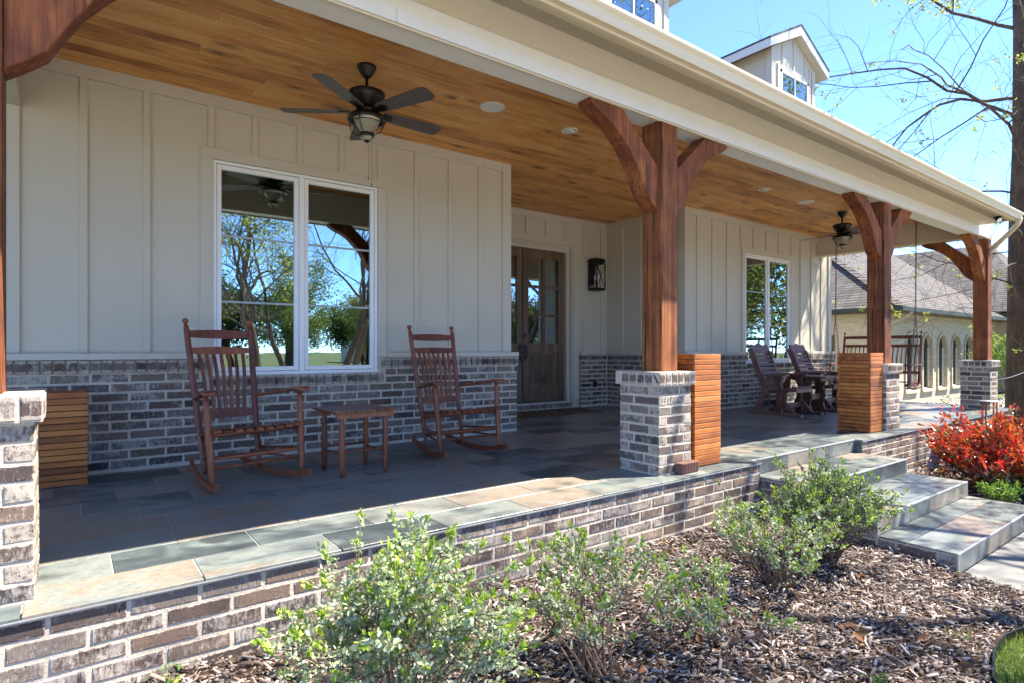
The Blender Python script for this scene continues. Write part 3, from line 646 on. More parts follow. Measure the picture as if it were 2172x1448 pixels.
# beams, soffit, gutter, roof
hbox('porch_beam', 'fascia', -3.0, 12.03, 2.97, 3.17, 2.77, 3.30, .003)
hbox('end_beam', 'trim', 11.83, 12.03, 3.172, YS - .002, 2.82, 3.30, .003); hbox('end_beam', 'trim', -.49, -.29, 3.172, YS - .002, 2.77, 3.30, .003)
hbox('beam_trim', 'soffit', 11.815, 12.045, 3.172, YS - .004, 2.80, 2.83, .003)
for x0, x1 in ((-3.0, 1.43), (1.432, 5.35), (5.352, 9.2), (9.202, 12.045)): hbox('beam_trim', 'fascia', x0, x1, 2.952, 2.969, 2.765, 2.848, .002)
hbox('beam_trim', 'soffit', -3.0, 12.03, 2.9695, 2.99, 2.756, 2.7695)
XE = 11.48
sf = hbox('soffit', 'soffit', -3.0, XE, 2.545, 2.968, 2.932, 2.95)
for x0, x1 in ((-3, .9), (.903, 4.56), (4.563, 8.2), (8.203, XE)): hbox('soffit_panel', 'soffit', x0, x1, 2.548, 2.80, 2.926, 2.931, .001, sf); hbox('soffit_panel', 'soffit', x0 + .001, x1 - .001, 2.803, 2.965, 2.924, 2.931, .001, sf)
vs_ = MB(); x = -1.0
while x < XE - .05:
    vs_.box(x, x + .006, 2.60, 2.70, 2.921 + D, 2.9262 + D); x += .0125
flat('vent_shade', (.42, .36, .26), .7); hp(vs_, 'vent_slots', 'vent_shade', sf)  # darker colour stands for the shade inside the vent holes
hbox('fascia_board', 'gutter', -3.0, XE, 2.508, 2.545, 2.905, 3.045, .002)
gp = [(2.506, 3.01), (2.506, 2.922), (2.468, 2.922), (2.461, 2.932), (2.456, 2.958), (2.447, 2.978), (2.434, 2.990), (2.426, 3.000), (2.426, 3.020), (2.438, 3.020), (2.438, 3.012)]
gq = [(y, z + D) for y, z in gp]
g = MB().sweep(gq, -3.0, XE); g.add([(XE, p[0], p[1]) for p in gq[:9]], [tuple(range(9))])
gt = hp(g, 'gutter', 'gutter'); sm = gt.modifiers.new('thick', 'SOLIDIFY'); sm.thickness = .0016
dp = [(11.40, 2.46, 2.945), (11.40, 2.465, 2.89), (11.43, 2.50, 2.845), (11.52, 2.57, 2.80), (12.02, 2.985, 2.56), (12.135, 3.085, 2.49), (12.15, 3.10, 2.43), (12.15, 3.10, .9), (12.15, 3.12, .80), (12.225, 3.20, .70), (12.235, 3.21, .62), (12.235, 3.21, -.40)]
hp(MB().tube([(a, b_, c_ + D) for a, b_, c_ in dp], .036, 8), 'downspout', 'gutter', smooth=True)
s_ = .60; zr_ = lambda y: 2.965 + (y - 2.47) * s_
mb = MB()
for x0, x1, ya, yb in ((-3.3, 11.55, 2.47, 2.97), (-3.3, 12.55, 2.97, 9.6)):
    for dz in (0, .06): mb.add([(x0, ya, zr_(ya) + D + dz), (x1, ya, zr_(ya) + D + dz), (x1, yb, zr_(yb) + D + dz), (x0, yb, zr_(yb) + D + dz)], [(0, 1, 2, 3)])
mb.add([(-3.3, 9.6, zr_(9.6) + D + .06), (12.55, 9.6, zr_(9.6) + D + .06), (12.55, 15, 3.2 + D), (-3.3, 15, 3.2 + D)], [(0, 1, 2, 3)])
mb.add([(11.55, 2.47, zr_(2.47) + D), (11.55, 2.97, zr_(2.97) + D), (11.55, 2.97, zr_(2.97) + D + .06), (11.55, 2.47, zr_(2.47) + D + .06)], [(0, 1, 2, 3)])
rf = hp(mb, 'roof', 'dark_shingle')
hp(MB().add([(12.40, 3.0, D + 3.3), (12.40, 14, D + 3.3), (12.40, 9.6, zr_(9.6) + D)], [(0, 1, 2)]), 'gable_wall', 'siding')
def dormer(xc):
    y0 = 5.2; hw = .725; dz0 = 4.45; ze = 5.985; ap = 6.36
    d = MB(); d.prism([(xc - hw, dz0 + D), (xc - hw, ze + D), (xc, ap + D), (xc + hw, ze + D), (xc + hw, dz0 + D)], y0, y0 + .1, 'y')
    d.box(xc - hw, xc - hw + .1, y0 + .1, 8.2, dz0 + D, ze + D); d.box(xc + hw - .1, xc + hw, y0 + .1, 8.2, dz0 + D, ze + D)
    dm = hp(d, 'dormer', 'siding')
    for x in (xc - hw + .05, xc + hw - .05): hp(MB().box(x - .05, x + .05, y0 - .02, y0, dz0 + D, ze - .02 + D, .002), 'corner_board', 'trim', dm)
    hp(MB().box(xc - hw - .02, xc - hw, y0 - .02, y0 + .09, dz0 + D, ze - .03 + D, .002), 'corner_board', 'trim', dm)
    for x in (-.38, .0, .38): hp(MB().box(xc + x - .02, xc + x + .02, y0 - .016, y0, 5.77 + D, ap - abs(x) * .5 - .03 + D), 'batten', 'siding', dm)
    for x in (.55,): hp(MB().box(xc + x - .02, xc + x + .02, y0 - .016, y0, dz0 + D, 6.0 + D), 'batten', 'siding', dm)
    for y in (5.65, 6.05, 6.45): hp(MB().box(xc - hw - .016, xc - hw, y - .02, y + .02, dz0 + D, ze - .05 + D), 'batten', 'siding', dm)
    fr = MB(); a, b_, p, q = xc - .47, xc + .47, 4.75, 5.69; w_ = .05
    for bx in ((a, a + w_, p, q), (b_ - w_, b_, p, q), (a, b_, q - w_, q), (a, b_, p, p + w_), (xc - .012, xc + .012, p, q)): fr.box(bx[0], bx[1], y0 - .03, y0 + .0, bx[2] + D, bx[3] + D)
    hp(fr, 'window_frame', 'vinyl', dm); hp(MB().box(a + w_, b_ - w_, y0 - .016, y0 - .012, p + w_ + D, q - w_ + D), 'pane', 'window_glass', dm)
    hp(MB().box(a + w_, b_ - w_, y0 - .0085, y0 - .002, p + w_ + D, q - w_ + D), 'backing', 'interior', dm)
    tr = MB(); 
    for bx in ((a - .08, a - .002, p, q + .08), (b_ + .002, b_ + .08, p, q + .08), (a - .002, b_ + .002, q + .002, q + .08)): tr.box(bx[0], bx[1], y0 - .024, y0, bx[2] + D, bx[3] + D)
    hp(tr, 'window_casing', 'trim', dm)
    ox = .98; zt_ = 6.545; sl = .515; th = .055
    for sgn, nm in ((-1, 'roof_slope'), (1, 'roof_slope')):
        poly = [(xc, zt_ + D), (xc + sgn * (ox + .02), zt_ - (ox + .02) * sl + D), (xc + sgn * (ox + .02), zt_ - (ox + .02) * sl - .03 + D), (xc, zt_ - .03 + D)]
        hp(MB().prism(poly, y0 - .15, 8.6, 'y'), nm, 'dark_shingle', dm)
        poly = [(xc, zt_ - .031 + D), (xc + sgn * ox, zt_ - ox * sl - .031 + D), (xc + sgn * ox, zt_ - ox * sl - .17 + D), (xc, zt_ - .19 + D)]
        hp(MB().prism(poly, y0 - .14, y0 - .115, 'y'), 'rake_board', 'fascia', dm)
        poly = [(xc, zt_ - .16 + D), (xc + sgn * (ox - .02), zt_ - ox * sl - .14 + D), (xc + sgn * (ox - .02), zt_ - ox * sl - .155 + D), (xc, zt_ - .175 + D)]
        hp(MB().prism(poly, y0 - .112, 8.5, 'y'), 'eave_soffit', 'soffit', dm)
        hp(MB().box(xc + sgn * ox - .012, xc + sgn * ox + .012, y0 - .113, 8.5, zt_ - ox * sl - .17 + D, zt_ - ox * sl - .035 + D), 'eave_fascia', 'fascia', dm)
dormer(10.02); dormer(5.885)

# ============================================================ COLUMNS
PZ = D
PC = [-.31, 3.80, 7.985, 12.0]
def brace_poly(): return [(0, 2.40), (.42, 2.772), (.74, 2.772), (.735, 2.735), (.65, 2.685), (.56, 2.65), (.45, 2.585), (.35, 2.495), (.265, 2.39), (.195, 2.275), (.135, 2.165), (.06, 2.10), (0, 2.055)]
clab = ['cedar porch post on a whitewashed brick pier beside the short wooden planter', 'cedar post on brick pier next to a tall planter, a hollow brick at its foot', 'cedar post on brick pier half hidden behind a tall slatted planter', 'corner cedar post with a brace turned back to the house, beside the tree']
def column(i):
    xc = PC[i]; yc = 3.115; h = .20; root = thing('porch_column', clab[i], 'column', (xc, yc, D), group='timber porch columns')
    MB().box(-h + .0028, h - .0028, -h + .0028, h - .0028, 0, .785).build('pier_core', 'mortar', root)
    bk = Bricks(root, (0, 0, 0), 300); bk.r = random.Random(i + 20)
    for k in range(9):
        z = .004 + (k + .5) * PH
        for a in range(4):
            rz = R(90 * a); rot = Matrix.Rotation(rz, 3, 'Z')
            if (a + k) % 2 == 0: lay = [(-h, -h + .245), (-h + .257, h)] if (k // 2) % 2 == 0 else [(-h, h - .257), (h - .245, h)]
            else: lay = [(-h + .10, h - .10)]
            for p, q in lay:
                bk.put(bk.r.choice(BR), rot @ Vector(((p + q) / 2, -h, z)), rz, (q - p) / (PW - JT))
    hc = h + .028
    MB().box(-hc + .004, hc - .004, -hc + .004, hc - .004, .694, .800).build('cap_bed', 'mortar', root)
    for a in range(4):
        rz = R(90 * a); rot = Matrix.Rotation(rz, 3, 'Z'); L = 2 * hc if a % 2 == 0 else 2 * hc - .136; n = 6 if a % 2 == 0 else 4; stp = L / n
        for j in range(n): bk.put(bk.r.choice(PCAP), rot @ Vector((-L / 2 + (j + .5) * stp, -hc, .747)), rz, (stp - .011) / .064, 1, 'cap_brick')
    py = -.045
    MB().box(-.1, .1, py - .1, py + .1, .7975, 2.7695, .006).build('post', 'cedar', root)
    poly = brace_poly(); sides = [1, -1] if i < 3 else [-1]
    for sgn in sides: 
        mb = MB(); mb.prism([(sgn * (.1 + x), z) for x, z in poly], py - .07, py + .07, 'y'); b_ = mb.build('brace', 'cedar_brace', root)
        bv = b_.modifiers.new('edge', 'BEVEL'); bv.width = .004; bv.segments = 1
    if i == 3:
        mb = MB(); mb.prism([(py + .1 + x, z + .03) for x, z in poly], -.07, .07, 'x'); b_ = mb.build('brace', 'cedar_brace', root); bv = b_.modifiers.new('edge', 'BEVEL'); bv.width = .004
for i in range(4): column(i)

# ============================================================ PLANTERS
def planter(x0, x1, y0, y1, n, label):
    pitch = .0443; xc, yc = (x0 + x1) / 2, (y0 + y1) / 2; wx, wy = (x1 - x0) / 2, (y1 - y0) / 2; h = n * pitch
    root = thing('planter', label, 'planter', (xc, yc, D), group='slatted wooden planters')
    MB().box(-wx + .02, wx - .02, -wy + .02, wy - .02, .012, h - .05).build('liner', 'black_metal', root)
    for sx in (-1, 1):
        for sy in (-1, 1): MB().box(sx * (wx - .05), sx * (wx - .0205), sy * (wy - .05), sy * (wy - .0205), 0, h - .002).build('corner_post', 'planter_wood', root)
    mx = MB().box(-wx, wx, -.009, .009, 0, pitch - .0055, .0018).mesh('slat', 'planter_wood'); my = MB().box(-wy + .019, wy - .019, -.009, .009, 0, pitch - .0055, .0018).mesh('slat', 'planter_wood')
    for k in range(n):
        z = .008 + k * pitch
        for s in (-1, 1): link('slat', mx, root, (0, s * (wy - .009), z)); link('slat', my, root, (s * (wx - .009), 0, z), R(90))
    return root
planter(-.275, .10, 5.215, 5.54, 15, 'short slatted planter box against the brick wall beside the rocking chairs')
planter(4.09, 4.455, 2.945, 3.31, 21, 'tall slatted planter beside the pier with the hollow brick')
planter(7.43, 7.782, 2.945, 3.32, 21, 'tall slatted planter on the far side of the steps, near the gliders')
# hollow brick
vb = thing('hollow_brick', 'loose brown ribbed hollow brick lying at the foot of a pier', 'brick', (3.90, 2.872, D), R(2))
m, nt, b = newmat('red_brick', .85, .3); setc(nt, b, mixc(nt, noise(nt, geo_pos(nt), 50, 4), (.12, .06, .045), (.22, .12, .09))); M['red_brick'] = m
MB().box(-.115, .115, -.02, .045, 0, .085, .004).build('body', 'red_brick', vb)
for i in range(11): MB().box(-.108 + i * .0205, -.096 + i * .0205, -.028, -.0195, .006, .079, .002).build('rib', 'red_brick', vb)

# ============================================================ ROCKING CHAIRS
def rocking_chair(label):
    t = thing('rocking_chair', label, 'rocking chair', group='wooden rocking chairs'); W_ = 'chair_wood'
    rear = lambda s, k: Vector((s * (.20 + .043 * k), .145 + .265 * k, .055 + 1.10 * k))
    for s in (-1, 1):
        MB().tube([rear(s, k) for k in (0, .03, .1, .3, .6, .95, .985, 1.0)], [.013, .016, .021, .0225, .0225, .021, .018, .012], 10).build('rear_post', W_, t, True)
        c_ = rear(s, 1.0) + Vector((0, .01, .028)); MB().lathe([(.003, -.03), (.010, -.024), (.011, -.018), (.019, -.012), (.0245, .0), (.019, .015), (.004, .024)], 12, c_).build('finial', W_, t, True)
        fp = lambda k: Vector((s * (.318 + .02 * k), -.305 + .075 * k, .06 + .60 * k))
        MB().tube([fp(k) for k in (0, .05, .14, .3, .6, .9, 1)], [.014, .018, .0225, .024, .0235, .02, .015], 10).build('front_post', W_, t, True)
        # arm: paddle
        pl = [(-.31, .036), (-.295, .050), (-.25, .056), (-.18, .050), (-.08, .038), (.05, .027), (.25, .021)]
        va = []; 
        for y, hw in pl:
            cx = s * (.342 - .115 * (y + .31) / .56); zc = .672 - .075 * max(0, (y + .25)) / .5 + (.0 if y > -.3 else -.012)
            for dx, dz in ((-hw, 0), (hw, 0), (hw, .024), (-hw, .024)): va.append((cx + dx, y, zc + dz))
        fa = [(i * 4 + a, i * 4 + (a + 1) % 4, (i + 1) * 4 + (a + 1) % 4, (i + 1) * 4 + a) for i in range(len(pl) - 1) for a in range(4)] + [(3, 2, 1, 0), tuple(len(va) - 4 + k for k in range(4))]
        o = MB().add(va, fa).build('arm', W_, t); bv = o.modifiers.new('edge', 'BEVEL'); bv.width = .006; bv.segments = 2
        # rocker runner
        va = []; n = 16
        for i in range(n + 1):
            y = .44 - .85 * i / n; cx = s * (.192 + .138 * (.44 - y) / .85); dz = .33 * (y + .03) ** 2
            for dx, z in ((-.014, dz), (.014, dz), (.014, dz + .046), (-.014, dz + .046)): va.append((cx + dx, y, z + .001))
        fa = [(i * 4 + a, i * 4 + (a + 1) % 4, (i + 1) * 4 + (a + 1) % 4, (i + 1) * 4 + a) for i in range(n) for a in range(4)] + [(3, 2, 1, 0), tuple(len(va) - 4 + k for k in range(4))]
        MB().add(va, fa).build('runner', W_, t)
        # side rails
        MB().tube([fp(.54), rear(s, .27)], .013, 8).build('seat_rail', W_, t, True)
        for k1, k2 in ((.30, .14), (.17, .10)): MB().tube([fp(k1), rear(s, k2)], [.009, .009], 8).build('stretcher', W_, t, True)
    F0 = lambda s, k: Vector((s * (.318 + .02 * k), -.305 + .075 * k, .06 + .60 * k))
    MB().tube([F0(-1, .555), F0(1, .555)], .014, 8).build('seat_rail', W_, t, True)
    MB().tube([rear(-1, .26), rear(1, .26)], .013, 8).build('seat_rail', W_, t, True)
    a, b_ = F0(-1, .29), F0(1, .29)
    MB().tube([a.lerp(b_, k) for k in (0, .15, .28, .3, .32, .4, .42, .5, .58, .6, .68, .70, .72, .85, 1)], [.009, .012, .016, .020, .016, .019, .016, .018, .016, .019, .016, .020, .016, .012, .009], 10).build('stretcher', W_, t, True)
    MB().tube([F0(-1, .19), F0(1, .19)], .010, 8).build('stretcher', W_, t, True)
    for k in (.24, .10): MB().tube([rear(-1, k), rear(1, k)], .010, 8).build('stretcher', W_, t, True)
    # seat slats run front to back over a dished frame
    prof = [(-.315, .402), (-.29, .412), (-.24, .410), (-.15, .392), (-.02, .370), (.10, .358), (.185, .356)]
    for i in range(9):
        u = (i - 4) / 4.0; va = []
        for y, z in prof:
            cx = u * (.288 - .10 * (y + .31) / .5); hw = .0265 - .008 * (y + .31) / .5
            for dx, dz in ((-hw, 0), (hw, 0), (hw, .013), (-hw, .013)): va.append((cx + dx, y, z + dz + .010 * abs(u) ** 2))
        n = len(prof) - 1
        fa = [(k * 4 + a, k * 4 + (a + 1) % 4, (k + 1) * 4 + (a + 1) % 4, (k + 1) * 4 + a) for k in range(n) for a in range(4)] + [(3, 2, 1, 0), tuple(len(va) - 4 + k for k in range(4))]
        MB().add(va, fa).build('seat_slat', W_, t)
    # back rails, bowed backwards
    def rail(k, hh, crest, name, th=.016):
        va = []; n = 12
        for i in range(n + 1):
            u = -1 + 2 * i / n; p = rear(u, k); p = Vector((u * (.20 + .043 * k), p.y + .022 * (1 - u * u), p.z)); h_ = hh * (.78 + crest * (1 - u * u))
            for dy, dz in ((-th / 2, -h_ * .45), (th / 2, -h_ * .45), (th / 2, h_ * .55), (-th / 2, h_ * .55)): va.append((p.x, p.y + dy + dz * .27, p.z + dz))
        fa = [(k_ * 4 + a, k_ * 4 + (a + 1) % 4, (k_ + 1) * 4 + (a + 1) % 4, (k_ + 1) * 4 + a) for k_ in range(n) for a in range(4)]
        return MB().add(va, fa).build(name, W_, t)
    rail(.935, .062, .35, 'crest_rail'); rail(.825, .055, .3, 'back_rail'); rail(.385, .062, .3, 'back_rail')
    for i in range(7):
        u = -.72 + 1.44 * i / 6; va = []; n = 8
        for j in range(n + 1):
            k = .40 + .41 * j / n; p = rear(1, k); x = u * (.20 + .043 * k) * (.86 + .12 * j / n); y = p.y + .022 * (1 - u * u) - .030 * math.sin(math.pi * j / n) * (.4 + .6 * (1 - j / n)) + .010 * math.sin(2 * math.pi * j / n)
            for dx, dy in ((-.0115, -.006), (.0115, -.006), (.0115, .006), (-.0115, .006)): va.append((x + dx, y + dy, p.z))
        fa = [(k_ * 4 + a, k_ * 4 + (a + 1) % 4, (k_ + 1) * 4 + (a + 1) % 4, (k_ + 1) * 4 + a) for k_ in range(n) for a in range(4)]
        MB().add(va, fa).build('back_slat', W_, t)
    return t
rk = rocking_chair('reddish wooden rocking chair between the short planter and the side table'); rk.location = (1.015, 4.695, D); rk.rotation_euler.z = R(10.8)
rk2 = copy_tree(rk); rk2['label'] = 'reddish wooden rocking chair nearer the front door, past the side table'; rk2.location = (2.91, 4.80, D); rk2.rotation_euler.z = R(1)
# side table
tb = thing('side_table', 'small square slatted side table on turned legs between the rocking chairs', 'side table', (1.825, 4.53, D), R(1))
for i in range(6): MB().box(-.255 + i * .0855, -.255 + i * .0855 + .0805, -.25, .25, .488, .508, .003).build('top_slat', 'table_wood', tb)
for sy in (-1, 1): MB().box(-.235, .235, sy * .215 - .011, sy * .215 + .011, .448, .4875, .002).build('apron', 'table_wood', tb)
for sx in (-1, 1):
    for sy in (-1, 1):
        x, y = sx * .178, sy * .185
        MB().tube([(x, y, z) for z in (0, .03, .08, .2, .40, .44, .487)], [.014, .019, .0225, .023, .0225, .016, .014], 12).build('leg', 'chair_wood', tb, True)
    MB().tube([(sx * .178, -.185, .165), (sx * .178, .185, .165)], .0095, 8).build('stretcher', 'chair_wood', tb, True)
for sy in (-1, 1): MB().tube([(-.178, sy * .185, .19), (.178, sy * .185, .19)], .0095, 8).build('stretcher', 'chair_wood', tb, True)

# ============================================================ CEILING FANS AND LIGHTS
def fan(label):
    t = thing('ceiling_fan', label, 'ceiling fan', group='ceiling fans with lantern lights')
    B_ = 'bronze'
    MB().lathe([(.073, 0), (.074, -.018), (.066, -.026), (.060, -.045), (.040, -.072), (.034, -.085), (.020, -.092)], 24).build('canopy', B_, t, True)
    MB().tube([(0, 0, -.085), (0, 0, -.21)], .0125, 12).build('downrod', B_, t, True)
    MB().lathe([(.020, -.185), (.030, -.195), (.115, -.200), (.140, -.212), (.142, -.225), (.128, -.262), (.100, -.30), (.082, -.325), (.060, -.335)], 32).build('motor', B_, t, True)
    MB().lathe([(.06, -.33), (.082, -.34), (.084, -.36), (.07, -.37)], 28).build('hub', B_, t, True)
    bl = [(.13, .048), (.17, .056), (.30, .064), (.50, .073), (.60, .076), (.635, .070), (.652, .052), (.658, .02)]
    v = [(x, w_, .004) for x, w_ in bl] + [(x, -w_, .004) for x, w_ in reversed(bl)]; n = len(v); v += [(x, y, -.004) for x, y, z in v]
    me = MB().add(v, [tuple(range(n)), tuple(reversed(range(n, 2 * n)))] + [(i, i + n, (i + 1) % n + n, (i + 1) % n) for i in range(n)]).mesh('blade', 'blade_wood')
    ir = MB().prism([(.07, .02), (.13, .030), (.20, .034), (.225, .0), (.20, -.034), (.13, -.030), (.07, -.02)], -.012, -.0045, 'z').mesh('blade_iron', B_)
    for k in range(5):
        a = R(2 + 72 * k); o = link('blade', me, t, (0, 0, -.358), rot=(R(-11), 0, a)); 
        link('blade_iron', ir, t, (0, 0, -.358), rot=(R(-11), 0, a))
    MB().lathe([(.075, -.365), (.09, -.375), (.135, -.392), (.150, -.412), (.151, -.428), (.143, -.428), (.12, -.405), (.08, -.39)], 36).build('shade_ring', B_, t, True)
    pr = [(.070, -.40), (.104, -.415)]
    for i in range(10): z = -.42 - .011 * i; r = .106 - .0042 * i - .00035 * i * i; pr += [(r, z), (r - .004, z - .006)]
    pr += [(.052, -.535), (.03, -.545)]
    MB().lathe(pr, 32).build('glass_bowl', 'lamp_glass', t, True)
    MB().lathe([(.055, -.528), (.058, -.535), (.058, -.552), (.052, -.557)], 24).build('lower_ring', B_, t, True)
    MB().lathe([(.050, -.557), (.048, -.568), (.034, -.582), (.01, -.588)], 24).build('lower_glass', 'lamp_glass', t, True)
    MB().lathe([(.004, -.578), (.026, -.582), (.022, -.590), (.008, -.597), (.003, -.603)], 16).build('finial', B_, t, True)
    for k in range(4):
        a = R(45 + 90 * k); pts = [(r * math.cos(a), r * math.sin(a), z) for r, z in ((.14, -.425), (.142, -.45), (.134, -.49), (.11, -.52), (.06, -.543))]
        MB().tube(pts, .0038, 6).build('cage_rib', B_, t, True)
    MB().tube([(.128 * math.cos(a), .128 * math.sin(a), -.452) for a in np.linspace(0, 2 * math.pi, 33)], .0032, 6).build('cage_ring', B_, t, True)
    for x, L in ((.0, .28), (.028, .33)):
        mb = MB().tube([(x, -.03, -.58), (x, -.03, -.59 - L)], .0013, 5); mb.lathe([(.0015, 0), (.004, -.01), (.004, -.022), (.001, -.03)], 8, (x, -.03, -.59 - L)); mb.build('pull_chain', B_, t)
    return t
f1 = fan('dark bronze ceiling fan with wooden blades above the rocking chairs'); f1.location = (1.86, 4.37, D + CZ)
f2 = copy_tree(f1); f2['label'] = 'dark bronze ceiling fan above the gliders at the far porch end'; f2.location = (9.98, 4.38, D + CZ); f2.rotation_euler.z = R(14)
lab = ['round white ceiling disc nearest the fan over the rocking chairs', 'recessed ceiling light with tilted trim above the tall planter by the steps', 'small recessed ceiling light past the middle post', 'round white ceiling disc next to the far ceiling fan']
for i, (x, r, sp) in enumerate(((3.09, .115, 1), (4.05, .085, 0), (7.70, .085, 0), (8.87, .115, 1))):
    o = thing('ceiling_speaker' if sp else 'recessed_light', lab[i], 'speaker' if sp else 'ceiling light', (x, 4.41, D + CZ), group='white discs set in the porch ceiling')
    if sp: MB().lathe([(r, .0), (r, -.005), (r - .01, -.009), (r - .02, -.0075), (.01, -.0075)], 40).build('grille', 'white_paint', o, True)
    else:
        MB().lathe([(r, 0), (r, -.005), (r - .008, -.010), (r - .022, -.008), (r - .024, .0)], 40).build('trim_ring', 'white_paint', o, True)
        mb = MB().lathe([(r - .026, -.002), (r - .034, -.012), (.045, -.020), (.02, -.02)], 32); q = mb.build('eyeball', 'white_paint', o, True); q.rotation_euler = (R(6), R(8), 0)
# wall lantern
lt = thing('wall_lantern', 'black metal wall lantern with crossed side bars beside the front door', 'lantern', (7.245, 7.20, D + 1.975))
B_ = 'black_metal'
MB().box(-.07, .07, .105, .144, .10, .46, .003).build('back_plate', B_, lt)
MB().box(-.10, .10, -.10, .10, 0, .03, .004).box(-.115, .115, -.115, .115, .03, .042, .003).build('base', B_, lt)
for sx in (-1, 1):
    for sy in (-1, 1): MB().box(sx * .098 - .007, sx * .098 + .007, sy * .098 - .007, sy * .098 + .007, .042, .45).build('corner_bar', B_, lt)
    q = MB(); q.bar((sx * .099, -.09, .05), (sx * .099, .09, .44), .006, .006); q.bar((sx * .0985, .09, .05), (sx * .0985, -.09, .44), .006, .006); q.build('cross_bars', B_, lt)
q = MB(); q.bar((-.09, -.099, .05), (.09, -.099, .44), .006, .006); q.bar((.09, -.0985, .05), (-.09, -.0985, .44), .006, .006); q.build('cross_bars', B_, lt)
MB().box(-.115, .115, -.115, .115, .45, .462, .003).box(-.095, .095, -.095, .095, .462, .49, .003).box(-.115, .115, -.115, .115, .49, .51, .003).box(-.10, .10, -.10, .10, .51, .545, .006).build('roof', B_, lt)
MB().tube([(0, 0, .545), (0, -.0, .57), (.02, 0, .585), (.04, 0, .57), (.04, 0, .55)], .004, 6).build('loop', B_, lt)
MB().box(-.10, .10, .102, .1045, .12, .2, 0).build('arm', B_, lt)
for sx, sy in ((-.03, .02), (.03, .02), (0, -.03)): MB().tube([(sx, sy, .042), (sx, sy, .20)], .011, 10).lathe([(.012, 0), (.016, .02), (.012, .045), (.002, .065)], 10, (sx, sy, .20)).build('candle', 'white_paint', lt)
# flood light under the eave
fl = thing('flood_light', 'small black twin flood light under the eave corner', 'flood light', (10.93, 2.62, D + 2.926))
MB().lathe([(.05, 0), (.05, -.018), (.03, -.026)], 20).build('base', B_, fl)
for sx, a in ((-.06, -.5), (.06, .6)):
    d_ = Vector((math.sin(a) * .8, -.55, -.45)).normalized(); p = Vector((sx * .6, -.01, -.045))
    MB().tube([(sx * .3, 0, -.015), p], .009, 8).build('arm', B_, fl)
    MB().tube([p - d_ * .03, p + d_ * .005, p + d_ * .045], [.022, .034, .042], 14).build('lamp_head', B_, fl); MB().tube([p + d_ * .0455, p + d_ * .048], .036, 14).build('lens', 'white_paint', fl)
tag(MB().box(5.0, 6.72, 6.52, 7.17, D + .0005, D + .011, .004).build('doormat', 'doormat'), 'brown patterned doormat lying in front of the double door', 'doormat')

# ============================================================ GLIDERS
def glider(label):
    t = thing('glider_chair', label, 'glider chair', group='wooden glider chairs'); G = 'glider_wood'
    wdt = .30
    for s in (-1, 1):
        x = s * wdt
        MB().box(x - .045, x + .045, -.42, .40, .0, .036, .004).build('runner', G, t)
        MB().prism([(-.12, .036), (-.02, .036), (-.04, .16), (-.035, .28), (-.06, .40), (-.02, .50), (-.01, .58), (-.13, .58), (-.10, .50), (-.135, .38), (-.10, .22)], x - .019, x + .019, 'x').build('front_post', G, t)
        MB().prism([(.24, .036), (.34, .036), (.20, .34), (.16, .46), (.10, .58), (.0, .58), (.07, .50), (.08, .40), (.12, .30)], x - .0185, x + .0185, 'x').build('rear_post', G, t)
        MB().prism([(-.30, .036), (-.22, .036), (-.06, .20), (-.12, .24)], x - .018 - s * .05, x + .018 - s * .05, 'x').build('knee_brace', G, t)
        a = MB().prism([(x - .055, -.20), (x + .055, -.20), (x + .055, .02), (x + .04, .30), (x - .04, .30), (x - .055, .02)], .581, .607, 'z').build('arm', G, t); bv = a.modifiers.new('edge', 'BEVEL'); bv.width = .004
        xs_ = s * (wdt - .075)
        MB().prism([(-.27, .36), (-.27, .41), (.20, .36), (.20, .30)], xs_ - .018, xs_ + .018, 'x').build('seat_rail', G, t)
        MB().prism([(.12, .28), (.19, .28), (.47, .97), (.43, 1.0), (.36, .95)], xs_ - .018, xs_ + .018, 'x').build('back_stile', G, t)
        MB().bar((xs_, -.16, .38), (xs_ - s * .005, -.12, .12), .035, .022).build('swing_arm', G, t); MB().bar((xs_, .12, .36), (xs_ - s * .005, .14, .12), .035, .022).build('swing_arm', G, t)
    for y, z in ((-.12, .10), (.22, .12)): MB().box(-wdt, wdt, y - .018, y + .018, z, z + .08, .003).build('cross_rail', G, t)
    for i in range(8):
        y = -.29 + i * .062; z = .405 - .055 * (i / 7) - .018 * math.sin(math.pi * i / 7)
        MB().box(-.245, .245, y, y + .054, z, z + .020, .005).build('seat_slat', G, t)
    MB().box(-.245, .245, -.305, -.283, .34, .40, .004).build('front_apron', G, t)
    for i in range(8):
        k = .06 + i * .095; p = Vector((0, .145 + .30 * k * 1.0, .36 + .66 * k)); mt = Matrix.Translation(p) @ Matrix.Rotation(R(-22), 4, 'X')
        MB().box(-.245, .245, -.025, -.007, 0, .054, .004, mt).build('back_slat', G, t)
    p = Vector((0, .145 + .30 * .83, .36 + .66 * .83)); n = 24
    top = [(-.245 + .49 * i / n, .155 + .018 * math.cos(4 * math.pi * i / n) - .03 * (abs(i / n - .5) * 2) ** 6) for i in range(n + 1)]
    mb = MB().prism([(-.245, 0)] + top + [(.245, 0)], -.025, -.007, 'y'); mt = Matrix.Translation(p) @ Matrix.Rotation(R(-22), 4, 'X'); mb.v = [tuple(mt @ Vector(v)) for v in mb.v]; mb.build('crest_board', G, t)
    return t
g1 = glider('dark brown slatted glider chair close to the brick wall corner'); g1.location = (8.68, 4.64, D)
g2 = copy_tree(g1); g2['label'] = 'dark brown slatted glider chair partly behind the tall planter, past the small table'; g2.location = (9.98, 4.70, D)
gt_ = thing('glider_table', 'dark brown slatted side table between the two glider chairs', 'side table', (9.33, 4.52, D))
for i in range(7): MB().box(-.275, .275, -.31 + i * .088, -.31 + i * .088 + .082, .545, .567, .004).build('top_slat', 'glider_wood', gt_)
